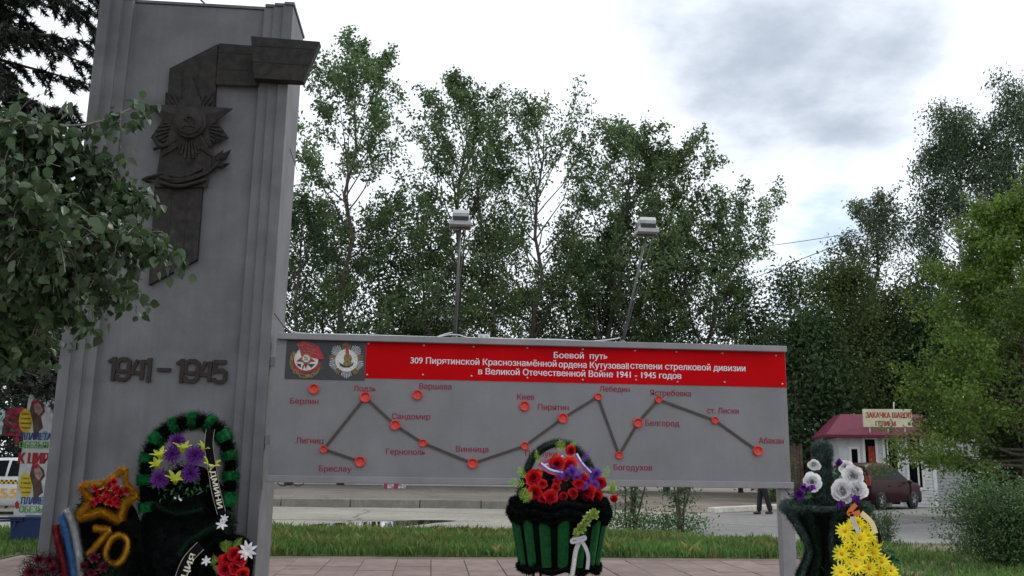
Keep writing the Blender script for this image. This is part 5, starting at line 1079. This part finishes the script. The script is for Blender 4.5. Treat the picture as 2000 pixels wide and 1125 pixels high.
def opening(x0, y0, x1, y1, name, frame, inner, mull=()):
    u1, z1 = kpx(x0, y0); u0, z0 = kpx(x1, y1); fr = MB(); f = .10
    for a, b, c_, d in ((u0-f, u1+f, z1, z1+f), (u0-f, u1+f, z0-f, z0), (u0-f, u0, z0, z1), (u1, u1+f, z0, z1)) + tuple((u0+(u1-u0)*m-.03, u0+(u1-u0)*m+.03, z0, z1) for m in mull): fr.hexa([K(b, -.07, c_), K(a, -.07, c_), K(a, .02, c_), K(b, .02, c_)], [K(b, -.07, d), K(a, -.07, d), K(a, .02, d), K(b, .02, d)])
    o = ks_.part(name, fr, frame); pb = MB(); pb.hexa([K(u1, -.035, z0), K(u0, -.035, z0), K(u0, -.025, z0), K(u1, -.025, z0)], [K(u1, -.035, z1), K(u0, -.035, z1), K(u0, -.025, z1), K(u1, -.025, z1)]); ks_.part('pane', pb, inner, o); return o, (u0, u1, z0, z1)
opening(1662, 877, 1676, 908, 'window', M_trim, M_glass)
def kbox(th_o, name, u0, u1, z0, z1, d, m):
    mb = MB(); mb.hexa([K(u1, d, z0), K(u0, d, z0), K(u0, d+.008, z0), K(u1, d+.008, z0)], [K(u1, d, z1), K(u0, d, z1), K(u0, d+.008, z1), K(u1, d+.008, z1)]); return ks_.part(name, mb, m, th_o)
o, (u0, u1, z0, z1) = opening(1688, 858, 1716, 985, 'door', M_trim, M_glass); kbox(o, 'door_curtain', u0+.03, u1-.12, z0+1., z1-.28, -.045, mat('orange_curtain', (.30, .030, .008), .8, .3, 6.)); kbox(o, 'notice', u1-.22, u1-.08, z0+1.3, z0+1.62, -.047, M_trim)
o, (u0, u1, z0, z1) = opening(1727, 858, 1758, 985, 'door', M_trim, M_glass, (.8,)); kbox(o, 'poster', u0+.10, u1-.2, z1-.32, z1-.2, -.045, mat('orange_card', (.25, .05, .02), .8)); kbox(o, 'display', u0+.06, u1-.1, z0+.85, z0+1.2, -.045, mat('shelf_goods', (.10, .07, .05), .8, .6, 9.))
o, (u0, u1, z0, z1) = opening(1771, 858, 1802, 952, 'window', M_trim, M_glass, (.28,)); kbox(o, 'display', u0+.28, u1-.03, z0+1.05, z0+1.75, -.045, mat('bright_goods', (.10, .12, .13), .8, .9, 7., col2=(.42, .16, .10))); kbox(o, 'shelf', u0, u1, z0+.98, z0+1.03, -.048, M_trim)
# sign on the roof edge
sA, sB = kpx(1687, 833), kpx(1782, 833); zs0 = kpx(1690, 834)[1]; zs1 = kpx(1690, 800)[1]; sd0 = -ov*.75
ss = Thing('shop_sign', 'cream sign with red lettering standing on the kiosk roof', 'sign', K((sA[0]+sB[0])/2, sd0, zs0))
q = lambda u, d, z: K(u, d, z)
def spx(px, py):
    r = ray(px, py); t_ = (kA+nk*sd0-CAM).dot(nk)/r.dot(nk); p = CAM+r*t_; return (p-kA).dot(dk), p.z
a_, z0_ = spx(1687, 834); b_, _ = spx(1783, 834); _, z1_ = spx(1700, 799)
mb = MB(); mb.hexa([K(a_, sd0, z0_), K(b_, sd0, z0_), K(b_, sd0+.1, z0_), K(a_, sd0+.1, z0_)], [K(a_, sd0, z1_), K(b_, sd0, z1_), K(b_, sd0+.1, z1_), K(a_, sd0+.1, z1_)]); ss.part('sign_box', mb, mat('sign_cream', (.66, .62, .42), .6, .08, 4.), bevel=.01)
M_sl = mat('sign_red', (.42, .06, .07), .6)
for tx, x0, x1, yb_, cap in (('ЗАКАЧКА ШАРОВ', 1691, 1780, 816, 11), ('ГЕЛИЕМ', 1710, 1750, 832, 10)):
    u0, zz0 = spx(x0, yb_); u1, _ = spx(x1, yb_); mb = MB(); write(mb, tx, V(K(u0, sd0-.006, zz0)), -dk, (0, 0, 1), u0-u1, size(cap, kA), bold=.05); ss.part('lettering', mb, M_sl)
mb = MB()
for u in (a_-.25, (a_+b_)/2, b_+.3): mb.tube([K(u, sd0+.06, zE-.05), K(u, sd0+.06, z0_)], .02, 6)
ss.part('sign_legs', mb, M_trim); mb = MB(); u_, z_p = spx(1746, 797); mb.tube([K(u_, sd0+.05, z1_), K(u_-.02, sd0+.05, z1_+.30)], .025, 6); ss.part('sign_rod', mb, M_trim)

M_car = mat('car_maroon', (.034, .003, .007), .4, .1, 2., spec=.10); M_taxi = mat('car_white', (.55, .56, .58), .3, .05, 2.); M_tyre = mat('tyre', (.012, .012, .012), .8, .2, 20.); M_rim = mat('wheel_rim', (.30, .30, .31), .35, .1, metal=.7); M_lamp = mat('lamp_red', (.30, .01, .01), .2); M_lampc = mat('lamp_clear', (.5, .5, .5), .15); M_blkp = mat('black_plastic', (.015, .015, .016), .6)
def car(name, label, loc, head, paint, prof, glass, L_, W_, wheels, wr, group=None):
    """body lofted from a side outline (x along the car, z up), narrowing towards the roof"""
    t = Thing(name, label, 'car', (0, 0, 0), group); hw = W_/2
    def wz(z): return hw*(1-.02*max(0, (.55-z))/.55) if z < .95 else hw*(1-.30*(z-.95)/.75)
    top, bot = prof; xs_ = sorted(set([p[0] for p in top]+[p[0] for p in bot])); ip = lambda pl, x: np.interp(x, [p[0] for p in pl], [p[1] for p in pl])
    xs_ = np.unique(np.concatenate([np.linspace(0, L_, 41), xs_])); rings = []
    for x in xs_:
        zt, zb_ = ip(top, x), ip(bot, x); e = min(1., min(x, L_-x)/.28); sq = .82+.18*math.sqrt(max(0, 1-(1-e)**2)); zs_ = [zb_, zb_+.03]+[zb_+(zt-zb_)*k for k in (.3, .55, .78, .92)]+[zt-.012]
        rg = [(x, -wz(z)*sq*(.93 if i in (0,) else 1)*(1 if i < 6 else .93), z) for i, z in enumerate(zs_)]+[(x, 0, zt+.006)]
        rings.append(rg+[(a, -b, c_) for a, b, c_ in rg[-2::-1]])
    mb = MB(); n = len(rings[0]); vs = [p for r in rings for p in r]
    mb.add(vs, [(i*n+j, i*n+j+1, (i+1)*n+j+1, (i+1)*n+j) for i in range(len(rings)-1) for j in range(n-1)], 0, True); mb.add(rings[0], [tuple(range(n-1, -1, -1))]); mb.add(rings[-1], [tuple(range(n))])
    t.part('body', mb, paint)
    for nm, pl in glass:
        for sg in (-1, 1):
            g = MB(); g.add([(x, sg*(wz(z)+.004), z) for x, z in pl], [tuple(range(len(pl))) if sg < 0 else tuple(range(len(pl)-1, -1, -1))]); t.part(nm, g, M_glass)
    for wx in wheels:
        for sg in (-1, 1):
            a = MB(); a.lathe([(wr*1.13, 0), (wr*1.13, .012)], (wx, sg*(hw*.985), wr*1.02), (0, sg, 0), 22); t.part('wheel_arch', a, M_blkp)
            wb = MB(); wb.lathe([(wr*.6, -.1), (wr*.95, -.1), (wr, -.07), (wr, .05), (wr*.95, .085), (wr*.66, .085)], (wx, sg*(hw-.06), wr), (0, sg, 0), 24); o = t.part('wheel', wb, M_tyre); rb_ = MB(); rb_.lathe([(wr*.66, .082), (wr*.6, .07), (wr*.2, .088), (.01, .09)], (wx, sg*(hw-.06), wr), (0, sg, 0), 20, cap=False)
            for k in range(5): a_ = k*1.2566; rb_.tube([(wx+wr*.15*math.cos(a_), sg*(hw+.028), wr+wr*.15*math.sin(a_)), (wx+wr*.58*math.cos(a_), sg*(hw+.02), wr+wr*.58*math.sin(a_))], .02, 4)
            t.part('rim', rb_, M_rim, o)
    for sg in (-1, 1):
        m_ = MB(); mx = L_*.70; m_.ball((mx, sg*(hw+.10), 1.02), (.07, .10, .075)); t.part('wing_mirror', m_, M_blkp)
        l_ = MB(); l_.box((.02, sg*hw*.93-.09, .88), (.14, sg*hw*.93+.05, 1.22)); t.part('tail_lamp', l_, M_lamp, bevel=.02)
        l_ = MB(); l_.box((L_-.30, sg*hw*.86-.13, .66), (L_-.06, sg*hw*.86+.05, .80)); t.part('headlight', l_, M_lampc, bevel=.03)
        h_ = MB(); [h_.box((hx, sg*(hw+.012)-.01, .86), (hx+.16, sg*(hw+.012)+.01, .89)) for hx in (L_*.36, L_*.56)]; t.part('door_handle', h_, paint)
    b_ = MB(); b_.box((-.05, -hw*.88, .30), (.10, hw*.88, .52)); t.part('rear_bumper', b_, paint, bevel=.03); b_ = MB(); b_.box((L_-.09, -hw*.86, .22), (L_+.04, hw*.86, .44)); t.part('front_bumper', b_, paint, bevel=.03)
    t.e.location = loc; t.e.rotation_euler = (0, 0, head); return t
suv_top = [(0, 1.0), (.05, 1.15), (.28, 1.60), (.6, 1.70), (1.6, 1.73), (2.2, 1.66), (2.7, 1.45), (3.15, 1.12), (3.35, 1.06), (3.9, .96), (4.15, .78), (4.2, .6)]; suv_bot = [(0, .35), (.3, .26), (4.0, .24), (4.2, .35)]
cp = G(1712, 993.5); cp = V((cp.x-2.1*math.cos(R(35)), cp.y-2.1*math.sin(R(35)), 0)); sv = car('parked_car', 'dark maroon high-roofed car parked in front of the kiosk', (cp.x, cp.y, .008), R(35), M_car, (suv_top, suv_bot),
    (('side_window', [(.55, 1.12), (.66, 1.56), (1.45, 1.60), (1.48, 1.10)]), ('side_window', [(1.54, 1.10), (1.52, 1.60), (2.05, 1.57), (2.55, 1.40), (3.0, 1.10)])), 4.2, 1.75, (.85, 3.35), .33)
g = MB(); g.add([(.045, -.62, 1.14), (.045, .62, 1.14), (.235, .56, 1.52), (.235, -.56, 1.52)], [(0, 3, 2, 1)]); g.v = [(x-.014, y, z) for x, y, z in g.v]; o = g.build('rear_window', mat('grey_glass', (.14, .14, .15), .15, .1), sv.e)
g = MB(); g.box((-.06, -.26, .56), (-.052, .26, .68)); g.build('number_plate', M_lampc, sv.e)
sed_top = [(0, .86), (.1, .95), (.75, 1.02), (1.25, 1.38), (1.7, 1.46), (2.4, 1.45), (2.9, 1.28), (3.3, 1.0), (4.1, .86), (4.35, .66)]; sed_bot = [(0, .38), (.3, .24), (4.1, .22), (4.35, .34)]
tp_ = G(30, 1003); tx = car('taxi', 'white taxi with a yellow and black checker stripe and orange digits', (tp_.x+1.9, tp_.y+.3, 0), R(184), M_taxi, (sed_top, sed_bot),
    (('side_window', [(.98, 1.0), (1.28, 1.32), (1.95, 1.39), (1.98, .98)]), ('side_window', [(2.04, .98), (2.02, 1.39), (2.45, 1.37), (2.82, 1.22), (3.12, .98)])), 4.35, 1.72, (.85, 3.45), .31)
ck = MB(); 
for i in range(64):
    for j in range(2): ck.box((.3+i*.055, .864, .79+j*.05), (.3+(i+1)*.055-.001, .872, .79+(j+1)*.05-.001), (i+j) % 2)
ck.build('checker_stripe', [mat('check_yellow', (.62, .42, .02), .5), M_blkp], tx.e)
dg = MB(); write(dg, '555-55-55', V((2.35, .876, .44)), (-1, 0, 0), (0, 0, 1), 1.9, .24, bold=.05); dg.build('phone_digits', mat('digit_orange', (.62, .30, .02), .5), tx.e)
# white painted kerb blocks along the driveway
for i, (p0, p1, lb) in enumerate((((1396, 1003), (1546, 994.5), 'long white painted kerb block by the walking person'), ((1652, 991.5), (1744, 990.5), 'short white painted kerb block in front of the maroon car'), ((1928, 1000), (1975, 999), 'pale concrete block beside the bright tree'))):
    a, b = G(*p0), G(*p1); d = (b-a).normalized(); n_ = V((-d.y, d.x, 0)); n_ = n_ if n_.y > 0 else -n_; h_ = (.19, .30, .38)[i]; mb = MB(); n_ = n_*.28
    mb.hexa([a, b, b+n_, a+n_], [a+n_*.12+V((0, 0, h_)), b+n_*.12+V((0, 0, h_)), b+n_*.9+V((0, 0, h_)), a+n_*.9+V((0, 0, h_))])
    tag(mb.build('kerb_block', streaked('white_kerb_paint', (.55, .54, .46), .8, .5), None, tuple((a+b)/2), bevel=.03), lb, 'kerb block', 'white kerb blocks along the driveway')
# passer-by in dark trousers, mostly hidden by the board
pf = G(1492, 1005); pr_ = Thing('person', 'person in dark trousers and dark brown shoes walking left behind the board', 'person', (pf.x, pf.y, 0))
def skin(name, verts, edges, rad, m, root, sub=2):
    me = bpy.data.meshes.new(name); me.from_pydata(verts, edges, []); o = bpy.data.objects.new(name, me); C.objects.link(o); k = o.modifiers.new('skin', 'SKIN')
    for i, r in enumerate(rad): me.skin_vertices[0].data[i].radius = (r, r) if not hasattr(r, '__len__') else r
    me.skin_vertices[0].data[root].use_root = True; k.use_smooth_shade = True; u = o.modifiers.new('sub', 'SUBSURF'); u.levels = sub; u.render_levels = sub
    dgp = bpy.context.evaluated_depsgraph_get(); m2 = bpy.data.meshes.new_from_object(o.evaluated_get(dgp)); bpy.data.objects.remove(o); m2.materials.clear(); m2.materials.append(m)
    for pl in m2.polygons: pl.material_index = 0; pl.use_smooth = True
    r_ = bpy.data.objects.new(name, m2); C.objects.link(r_); r_.parent = pr_.e; return r_
M_skin = mat('skin', (.42, .26, .19), .55); M_trs = mat('dark_trousers', (.010, .010, .012), .85, .2, 12.); M_jkt = mat('dark_jacket', (.018, .02, .028), .8, .2, 12.); M_shoe = mat('brown_shoes', (.030, .016, .012), .45, .2, 20.); M_hair = mat('dark_hair', (.02, .014, .01), .6, .2, 40.)
bv = [(0, 0, .95), (0, 0, 1.15), (0, 0, 1.38), (-.01, 0, 1.48), (-.02, 0, 1.56), (-.03, 0, 1.66), (-.02, 0, 1.73), (0, .17, 1.40), (.05, .21, 1.14), (-.06, .22, .90), (-.10, .22, .83), (0, -.17, 1.40), (-.06, -.21, 1.14), (-.20, -.2, .93), (-.25, -.2, .87), (0, .09, .92), (-.10, .09, .50), (-.12, .09, .12), (0, -.09, .92), (.10, -.09, .50), (.20, -.09, .14), (-.13, 0, 1.655)]
be = [(0, 1), (1, 2), (2, 3), (3, 4), (4, 5), (5, 6), (2, 7), (7, 8), (8, 9), (9, 10), (2, 11), (11, 12), (12, 13), (13, 14), (0, 15), (15, 16), (16, 17), (0, 18), (18, 19), (19, 20), (5, 21)]
brd = [.14, .13, .15, .06, .055, .085, .075, .06, .045, .032, .038, .06, .045, .032, .038, .095, .062, .042, .095, .062, .042, .022]
for (hx, hy, hz) in ((-.10, .22, .83), (-.25, -.2, .87)):
    base = 10 if hy > 0 else 14
    for k, (ox, ln) in enumerate(((-.022, .075), (-.008, .085), (.008, .08), (.022, .065), (-.035, .05))):
        i = len(bv); bv += [(hx+ox, hy, hz-.04), (hx+ox*1.2-.01, hy*.98, hz-.04-ln*.55), (hx+ox*1.2-.022, hy*.96, hz-.04-ln)]; be += [(base, i), (i, i+1), (i+1, i+2)]; brd += [.010, .009, .008]
skin('body', bv, be, brd, M_skin, 0)
skin('trousers', [(0, 0, 1.02), (0, 0, .92), (0, .095, .88), (-.10, .095, .50), (-.13, .095, .08), (0, -.095, .88), (.10, -.095, .50), (.20, -.095, .10)], [(0, 1), (1, 2), (2, 3), (3, 4), (1, 5), (5, 6), (6, 7)], [.165, .165, .118, .088, .092, .118, .088, .09], M_trs, 1)
skin('jacket', [(0, 0, .92), (0, 0, 1.15), (0, 0, 1.40), (-.01, 0, 1.50), (0, .19, 1.41), (.05, .225, 1.14), (-.05, .23, .93), (0, -.19, 1.41), (-.06, -.225, 1.14), (-.18, -.21, .95)], [(0, 1), (1, 2), (2, 3), (2, 4), (4, 5), (5, 6), (2, 7), (7, 8), (8, 9)], [.175, .165, .175, .08, .075, .062, .05, .075, .062, .05], M_jkt, 1)
skin('hair', [(-.01, 0, 1.70), (.01, 0, 1.745), (.04, 0, 1.66)], [(0, 1), (0, 2)], [.085, .078, .075], M_hair, 0)
for dx, dy, tz in ((-.13, .09, 0), (.21, -.09, .02)): sh = skin('shoe', [(dx+.06, dy, .05+tz), (dx-.03, dy, .055+tz), (dx-.14, dy, .04+tz), (dx-.20, dy, .035+tz)], [(0, 1), (1, 2), (2, 3)], [.05, .052, .043, .03], M_shoe, 1)
pr_.e.rotation_euler = (0, 0, R(-10)); pr_.e.scale = (1.0, 1.0, 1.0)

# ------------------------------------------------------------------ left edge: poster column, bin, trestle, clothes rail
pp_ = G(60, 1062); Yp_ = pp_.y
def px2(px, py, Y=None): q = at(px, py, Yp_-.2 if Y is None else Y); return q
pst = Thing('poster_column', 'tall white board pasted with two circus posters beside the stele', 'poster board', (pp_.x, Yp_, 0))
a, b = px2(26, 1006), px2(108, 1010); zt_p = px2(50, 770).z; lean = px2(50, 790).x-px2(28, 1000).x
mb = MB(); x0, x1 = a.x, b.x; z0 = a.z
mb.hexa([(x0, Yp_-.2, z0), (x1, Yp_-.2, z0), (x1, Yp_-.14, z0), (x0, Yp_-.14, z0)], [(x0+.02, Yp_-.2, zt_p), (x1+.05, Yp_-.2, zt_p), (x1+.05, Yp_-.14, zt_p), (x0+.02, Yp_-.14, zt_p)]); pst.part('board', mb, mat('poster_white', (.62, .64, .66), .6, .15, 5.))
M_pb = [mat('print_blue', (.02, .08, .30), .6), mat('print_green', (.16, .40, .08), .6), mat('print_red', (.40, .015, .03), .6), mat('print_yellow', (.70, .52, .02), .6), mat('print_brown', (.10, .05, .04), .6, .3, 9.), mat('print_pink', (.45, .25, .22), .6, .3, 9.)]
def pst_text(body, px, py, w_, cap, m, bold=.06): p = px2(px, py, Yp_-.204); mb = MB(); write(mb, body, p, (1, 0, 0), (0, 0, 1), size(w_, p), size(cap, p), bold=bold); pst.part('poster_lettering', mb, m)
def pst_shape(pts, m, lv=0): mb = MB(); Y = Yp_-.203-.001*lv; mb.prism([(px2(x, y, Y).x, px2(x, y, Y).z) for x, y in pts], Y, Yp_-.2005); pst.part('poster_picture', mb, m)
for dy, ct in ((0, 1), (-126, 1)):
    el = [(50+13*math.cos(t), 948+dy+24*math.sin(t)) for t in np.linspace(0, 6.28, 21)[:-1]]; pst_shape(el, M_pb[3])
    for k, (w_, s_) in enumerate(((14, 'Самое'), (18, 'в городе'), (20, 'большое'), (16, 'веселье'))): pst_text(s_, 50-w_/2, 936+dy+9*k, w_, 4, M_pb[4], .03)
    pst_shape([(62, 910+dy), (74, 906+dy), (86, 918+dy), (88, 930+dy), (80, 940+dy), (84, 962+dy), (76, 968+dy), (72, 984+dy), (66, 982+dy), (64, 950+dy), (58, 928+dy)], M_pb[4], 1); pst_shape([(66, 914+dy), (76, 912+dy), (84, 926+dy), (76, 938+dy), (68, 930+dy)], M_pb[5], 2); pst_shape([(64, 909+dy), (74, 905+dy), (78, 912+dy), (66, 916+dy)], M_pb[2], 3); pst_shape([(84, 968+dy), (92, 968+dy), (93, 984+dy), (78, 984+dy)], mat('print_sky', (.25, .38, .48), .6), 2)
    pst_text('ПЛАНЕТА', 40, 985+dy, 58, 14, M_pb[0], .05); pst_text('ОБЕЗЬЯН', 36, 1001+dy, 62, 13, M_pb[1], .05); pst_shape([(29, 982+dy), (34, 978+dy), (38, 984+dy), (37, 992+dy), (32, 994+dy), (29, 990+dy)], M_pb[2], 1)
pst_text('К ЦИРК', 34, 905, 72, 21, M_pb[2], .07)
mb = MB(); p, q = px2(28, 870, Yp_-.205), px2(98, 871, Yp_-.205); mb.box((p.x, Yp_-.205, p.z-.004), (q.x, Yp_-.2005, p.z+.004)); pst.part('paper_seam', mb, mat('seam_grey', (.25, .26, .27), .7))
M_blue = streaked('blue_metal', (.012, .035, .14), .5, .4)
bn = Thing('blue_bin', 'blue metal box standing under the circus posters', 'bin', (pp_.x, Yp_, 0)); a, b = px2(20, 1060), px2(112, 1062); mb = MB(); zb1_ = px2(60, 1010).z-.015
mb.hexa([(a.x+.04, Yp_-.28, .012), (b.x-.04, Yp_-.28, .012), (b.x-.04, Yp_+.3, .012), (a.x+.04, Yp_+.3, .012)], [(a.x, Yp_-.32, zb1_), (b.x, Yp_-.32, zb1_), (b.x, Yp_+.32, zb1_), (a.x, Yp_+.32, zb1_)]); bn.part('bin_body', mb, M_blue, bevel=.01); mb = MB(); mb.box((a.x-.02, Yp_-.34, zb1_+.001), (b.x+.02, Yp_-.31, zb1_+.03)); mb.box((a.x-.02, Yp_+.31, zb1_+.001), (b.x+.02, Yp_+.34, zb1_+.03)); bn.part('bin_rim', mb, M_blue)
trs = Thing('trestle', 'low blue metal trestle at the left edge in front of the taxi', 'trestle', tuple(px2(0, 1060))[:2]+(0,)); mb = MB(); Yt = Yp_-.35
mb.tube([at(-90, 1012, Yt), at(44, 1012, Yt)], .022, 6); mb.tube([at(-90, 1020, Yt), at(44, 1016, Yt)], .018, 6); trs.part('top_rail', mb, M_blue)
for x0, x1, y1 in ((-70, -80, 1085), (20, 46, 1030)):
    p, q = at(x0, 1015, Yt), at(x1, y1, Yt+.1); q.z = .012 if y1 > 1050 else q.z; mb = MB(); mb.tube([p, q], .015, 6); trs.part('leg', mb, M_blue)
p, q = at(30, 1018, Yt), at(15, 1085, Yt+.15); q.z = .012; mb = MB(); mb.tube([p, q], .015, 6); trs.part('leg', mb, M_blue)
rl = at(20, 800, 19.5); rk = Thing('clothes_rail', 'market clothes rail with red, pink and white garments behind the taxi', 'clothes rail', (rl.x, 19.5, 0)); mb = MB(); zr_ = at(20, 792, 19.5).z
mb.tube([(rl.x-2, 19.5, 0), (rl.x-2, 19.5, zr_), (rl.x+1.1, 19.5, zr_), (rl.x+1.1, 19.5, 0)], .02, 6, smooth=False); rk.part('rail', mb, WIRE)
for i, (px, cl) in enumerate(((-40, (.30, .32, .34)), (-20, (.05, .12, .2)), (0, (.35, .40, .42)), (14, (.10, .03, .03)), (26, (.22, .008, .03)), (40, (.30, .010, .05)), (54, (.03, .03, .05)))):
    q = at(px, 812, 19.4); w_ = .15; mb = MB(); z1 = zr_-.05; n_ = 6
    pl = [(q.x-w_*.3, z1), (q.x+w_*.3, z1), (q.x+w_, z1-.12), (q.x+w_*1.15, z1-.55), (q.x+w_*.8, z1-.58), (q.x+w_*.85, z1-.85), (q.x-w_*.85, z1-.85), (q.x-w_*.8, z1-.58), (q.x-w_*1.15, z1-.55), (q.x-w_, z1-.12)]; mb.prism(pl, 19.36+.02*(i % 2), 19.50+.02*(i % 2)); rk.part('garment', mb, mat('cloth_%d' % i, cl, .85, .2, 9.), bevel=.03)
# ------------------------------------------------------------------ far side of the road
wl = MB(); x0 = at(500, 940, 43).x; wl.box((-40, 43, KZ-.02), (at(1010, 940, 43).x, 43.25, KZ+.75)); tag(wl.build('low_wall', streaked('low_wall_whitewash', (.50, .49, .46), .85, .5), None, (-10, 43, KZ)), 'low whitewashed wall on the far side of the pavement', 'wall')
bxp = at(771, 957, 36); bxz = KZ; t = Thing('carton', 'red and white striped carton left on the far pavement', 'box', (bxp.x, 36, KZ)); s36 = size(1, bxp); mb = MB()
w0 = 21*s36
for i, (u0, u1, mi) in enumerate(((-1, -.72, 0), (-.72, -.1, 1), (-.1, .3, 0), (.3, 1, 1))): mb.box((bxp.x+w0*u0, 36, KZ), (bxp.x+w0*u1-.002, 36.35, KZ+.30), mi)
t.part('carton_body', mb, [mat('carton_red', (.36, .02, .05), .7), mat('carton_print', (.38, .34, .36), .7, .5, 9.)])
def bicycle(px, label):
    p = at(px, 956, 37.5); t = Thing('bicycle', label, 'bicycle', (p.x, 37.5, KZ), 'bicycles leaning on the far pavement'); rw = .33; mb = MB()
    for sx in (-.34, .34):
        mb = MB(); cx_ = p.x+sx; mb.tube([(cx_+rw*math.cos(a), 37.5+sx*.5, KZ+rw+.02+rw*math.sin(a)) for a in np.linspace(0, 2*math.pi, 29)], .022, 6, cap=False); o = t.part('wheel', mb, M_tyre); s = MB(); [s.tube([(cx_, 37.5+sx*.5, KZ+rw+.02), (cx_+rw*math.cos(a), 37.5+sx*.5, KZ+rw+.02+rw*math.sin(a))], .004, 3) for a in np.linspace(0, 2*math.pi, 15)[:-1]]; t.part('spokes', s, M_rim, o)
    f = MB(); A_, B_, C_, D_ = (p.x-.34, 37.33, KZ+.35), (p.x-.12, 37.45, KZ+.85), (p.x-.02, 37.49, KZ+.33), (p.x+.25, 37.62, KZ+.85)
    for q, r_ in ((A_, B_), (A_, C_), (B_, C_), (B_, D_), (C_, D_), (D_, (p.x+.34, 37.67, KZ+.35))): f.tube([q, r_], .018, 6)
    t.part('frame', f, mat('bike_frame', (.04, .03, .06), .4)); f = MB(); f.tube([D_, (p.x+.23, 37.62, KZ+1.0)], .015, 6); f.tube([(p.x+.1, 37.45, KZ+1.02), (p.x+.23, 37.62, KZ+1.0), (p.x+.3, 37.8, KZ+1.02)], .014, 6); t.part('handlebar', f, WIRE); f = MB(); f.ball((p.x-.14, 37.45, KZ+.93), (.13, .07, .04)); f.tube([B_, (p.x-.14, 37.45, KZ+.9)], .014, 6); t.part('saddle', f, M_blkp)
bicycle(567, 'bicycle on the far pavement, its wheels showing under the board')
hs = Thing('house', 'pale house with low gable half hidden behind the poplars', 'house', tuple(at(860, 640, 70))[:2]+(0,)); hx0, hx1 = at(790, 640, 70).x, at(905, 640, 70).x; hz0, hz1, hz2 = 0, at(850, 628, 70).z, at(850, 575, 70).z; mb = MB(); mb.box((hx0, 70, 0), (hx1, 78, hz1)); hs.part('wall', mb, mat('house_wall', (.30, .31, .30), .8)); xm_ = (hx0+hx1)/2
mb = MB(); mb.prism([(hx0-.5, hz1+.01), (hx1+.5, hz1+.01), (xm_, hz2)], 69.4, 78.5); hs.part('roof', mb, mat('house_roof', (.42, .47, .46), .6)); mb = MB(); [mb.box((x, 69.95, hz1*.45), (x+1.1, 69.99, hz1*.75)) for x in (hx0+.8, xm_+.4)]; hs.part('window', mb, M_glass)
pl_ = G(1985, 985); t = Thing('utility_post', 'grey post under the bright tree at the right edge', 'post', (pl_.x, pl_.y, 0)); mb = MB(); z1 = at(1985, 840, pl_.y).z; mb.tube([(pl_.x, pl_.y, 0), (pl_.x, pl_.y, z1)], .16, 12); t.part('post_shaft', mb, mat('post_concrete', (.26, .27, .28), .8, .2, 4.)); mb = MB(); mb.lathe([(.17, 0), (.19, .02), (.19, .10), (.05, .16)], (pl_.x, pl_.y, z1+.001), (0, 0, 1), 12); t.part('post_cap', mb, WIRE)
for i, (p0, p1, p2, lb) in enumerate((((1400, 492), (1600, 466), (2100, 380), 'thinnest overhead wire, highest where it leaves the poplars'), ((1430, 560), (1660, 470), (2100, 318), 'overhead wire crossing the sky above the kiosk, middle of three'), ((1350, 612), (1640, 520), (2100, 330), 'lowest of the three overhead wires, passing in front of the pale tree'))):
    a, b, c_ = at(*p0, 44), at(*p1, 35), at(*p2, 27); mb = MB(); mb.tube(bez([a, b, c_], 10), .022 if i else .016, 5); tag(mb.build('overhead_wire', mat('wire_black', (.03, .03, .035), .6), None, tuple(b)), lb, 'wire', 'overhead wires right of the board')
fn = MB(); f0, f1 = at(1540, 960, 34), at(1572, 960, 34)
for i in range(5): x = f0.x+(f1.x-f0.x)*i/5; fn.box((x, 34, 0), (x+(f1.x-f0.x)/5-.02, 34.05, at(1550, 868+random.uniform(-3, 3), 34).z))
tag(fn.build('plank_fence', mat('fence_brown', (.11, .075, .055), .9, .3, 3.), None, (f0.x, 34, 0)), 'short brown plank fence between the board and the kiosk', 'fence')
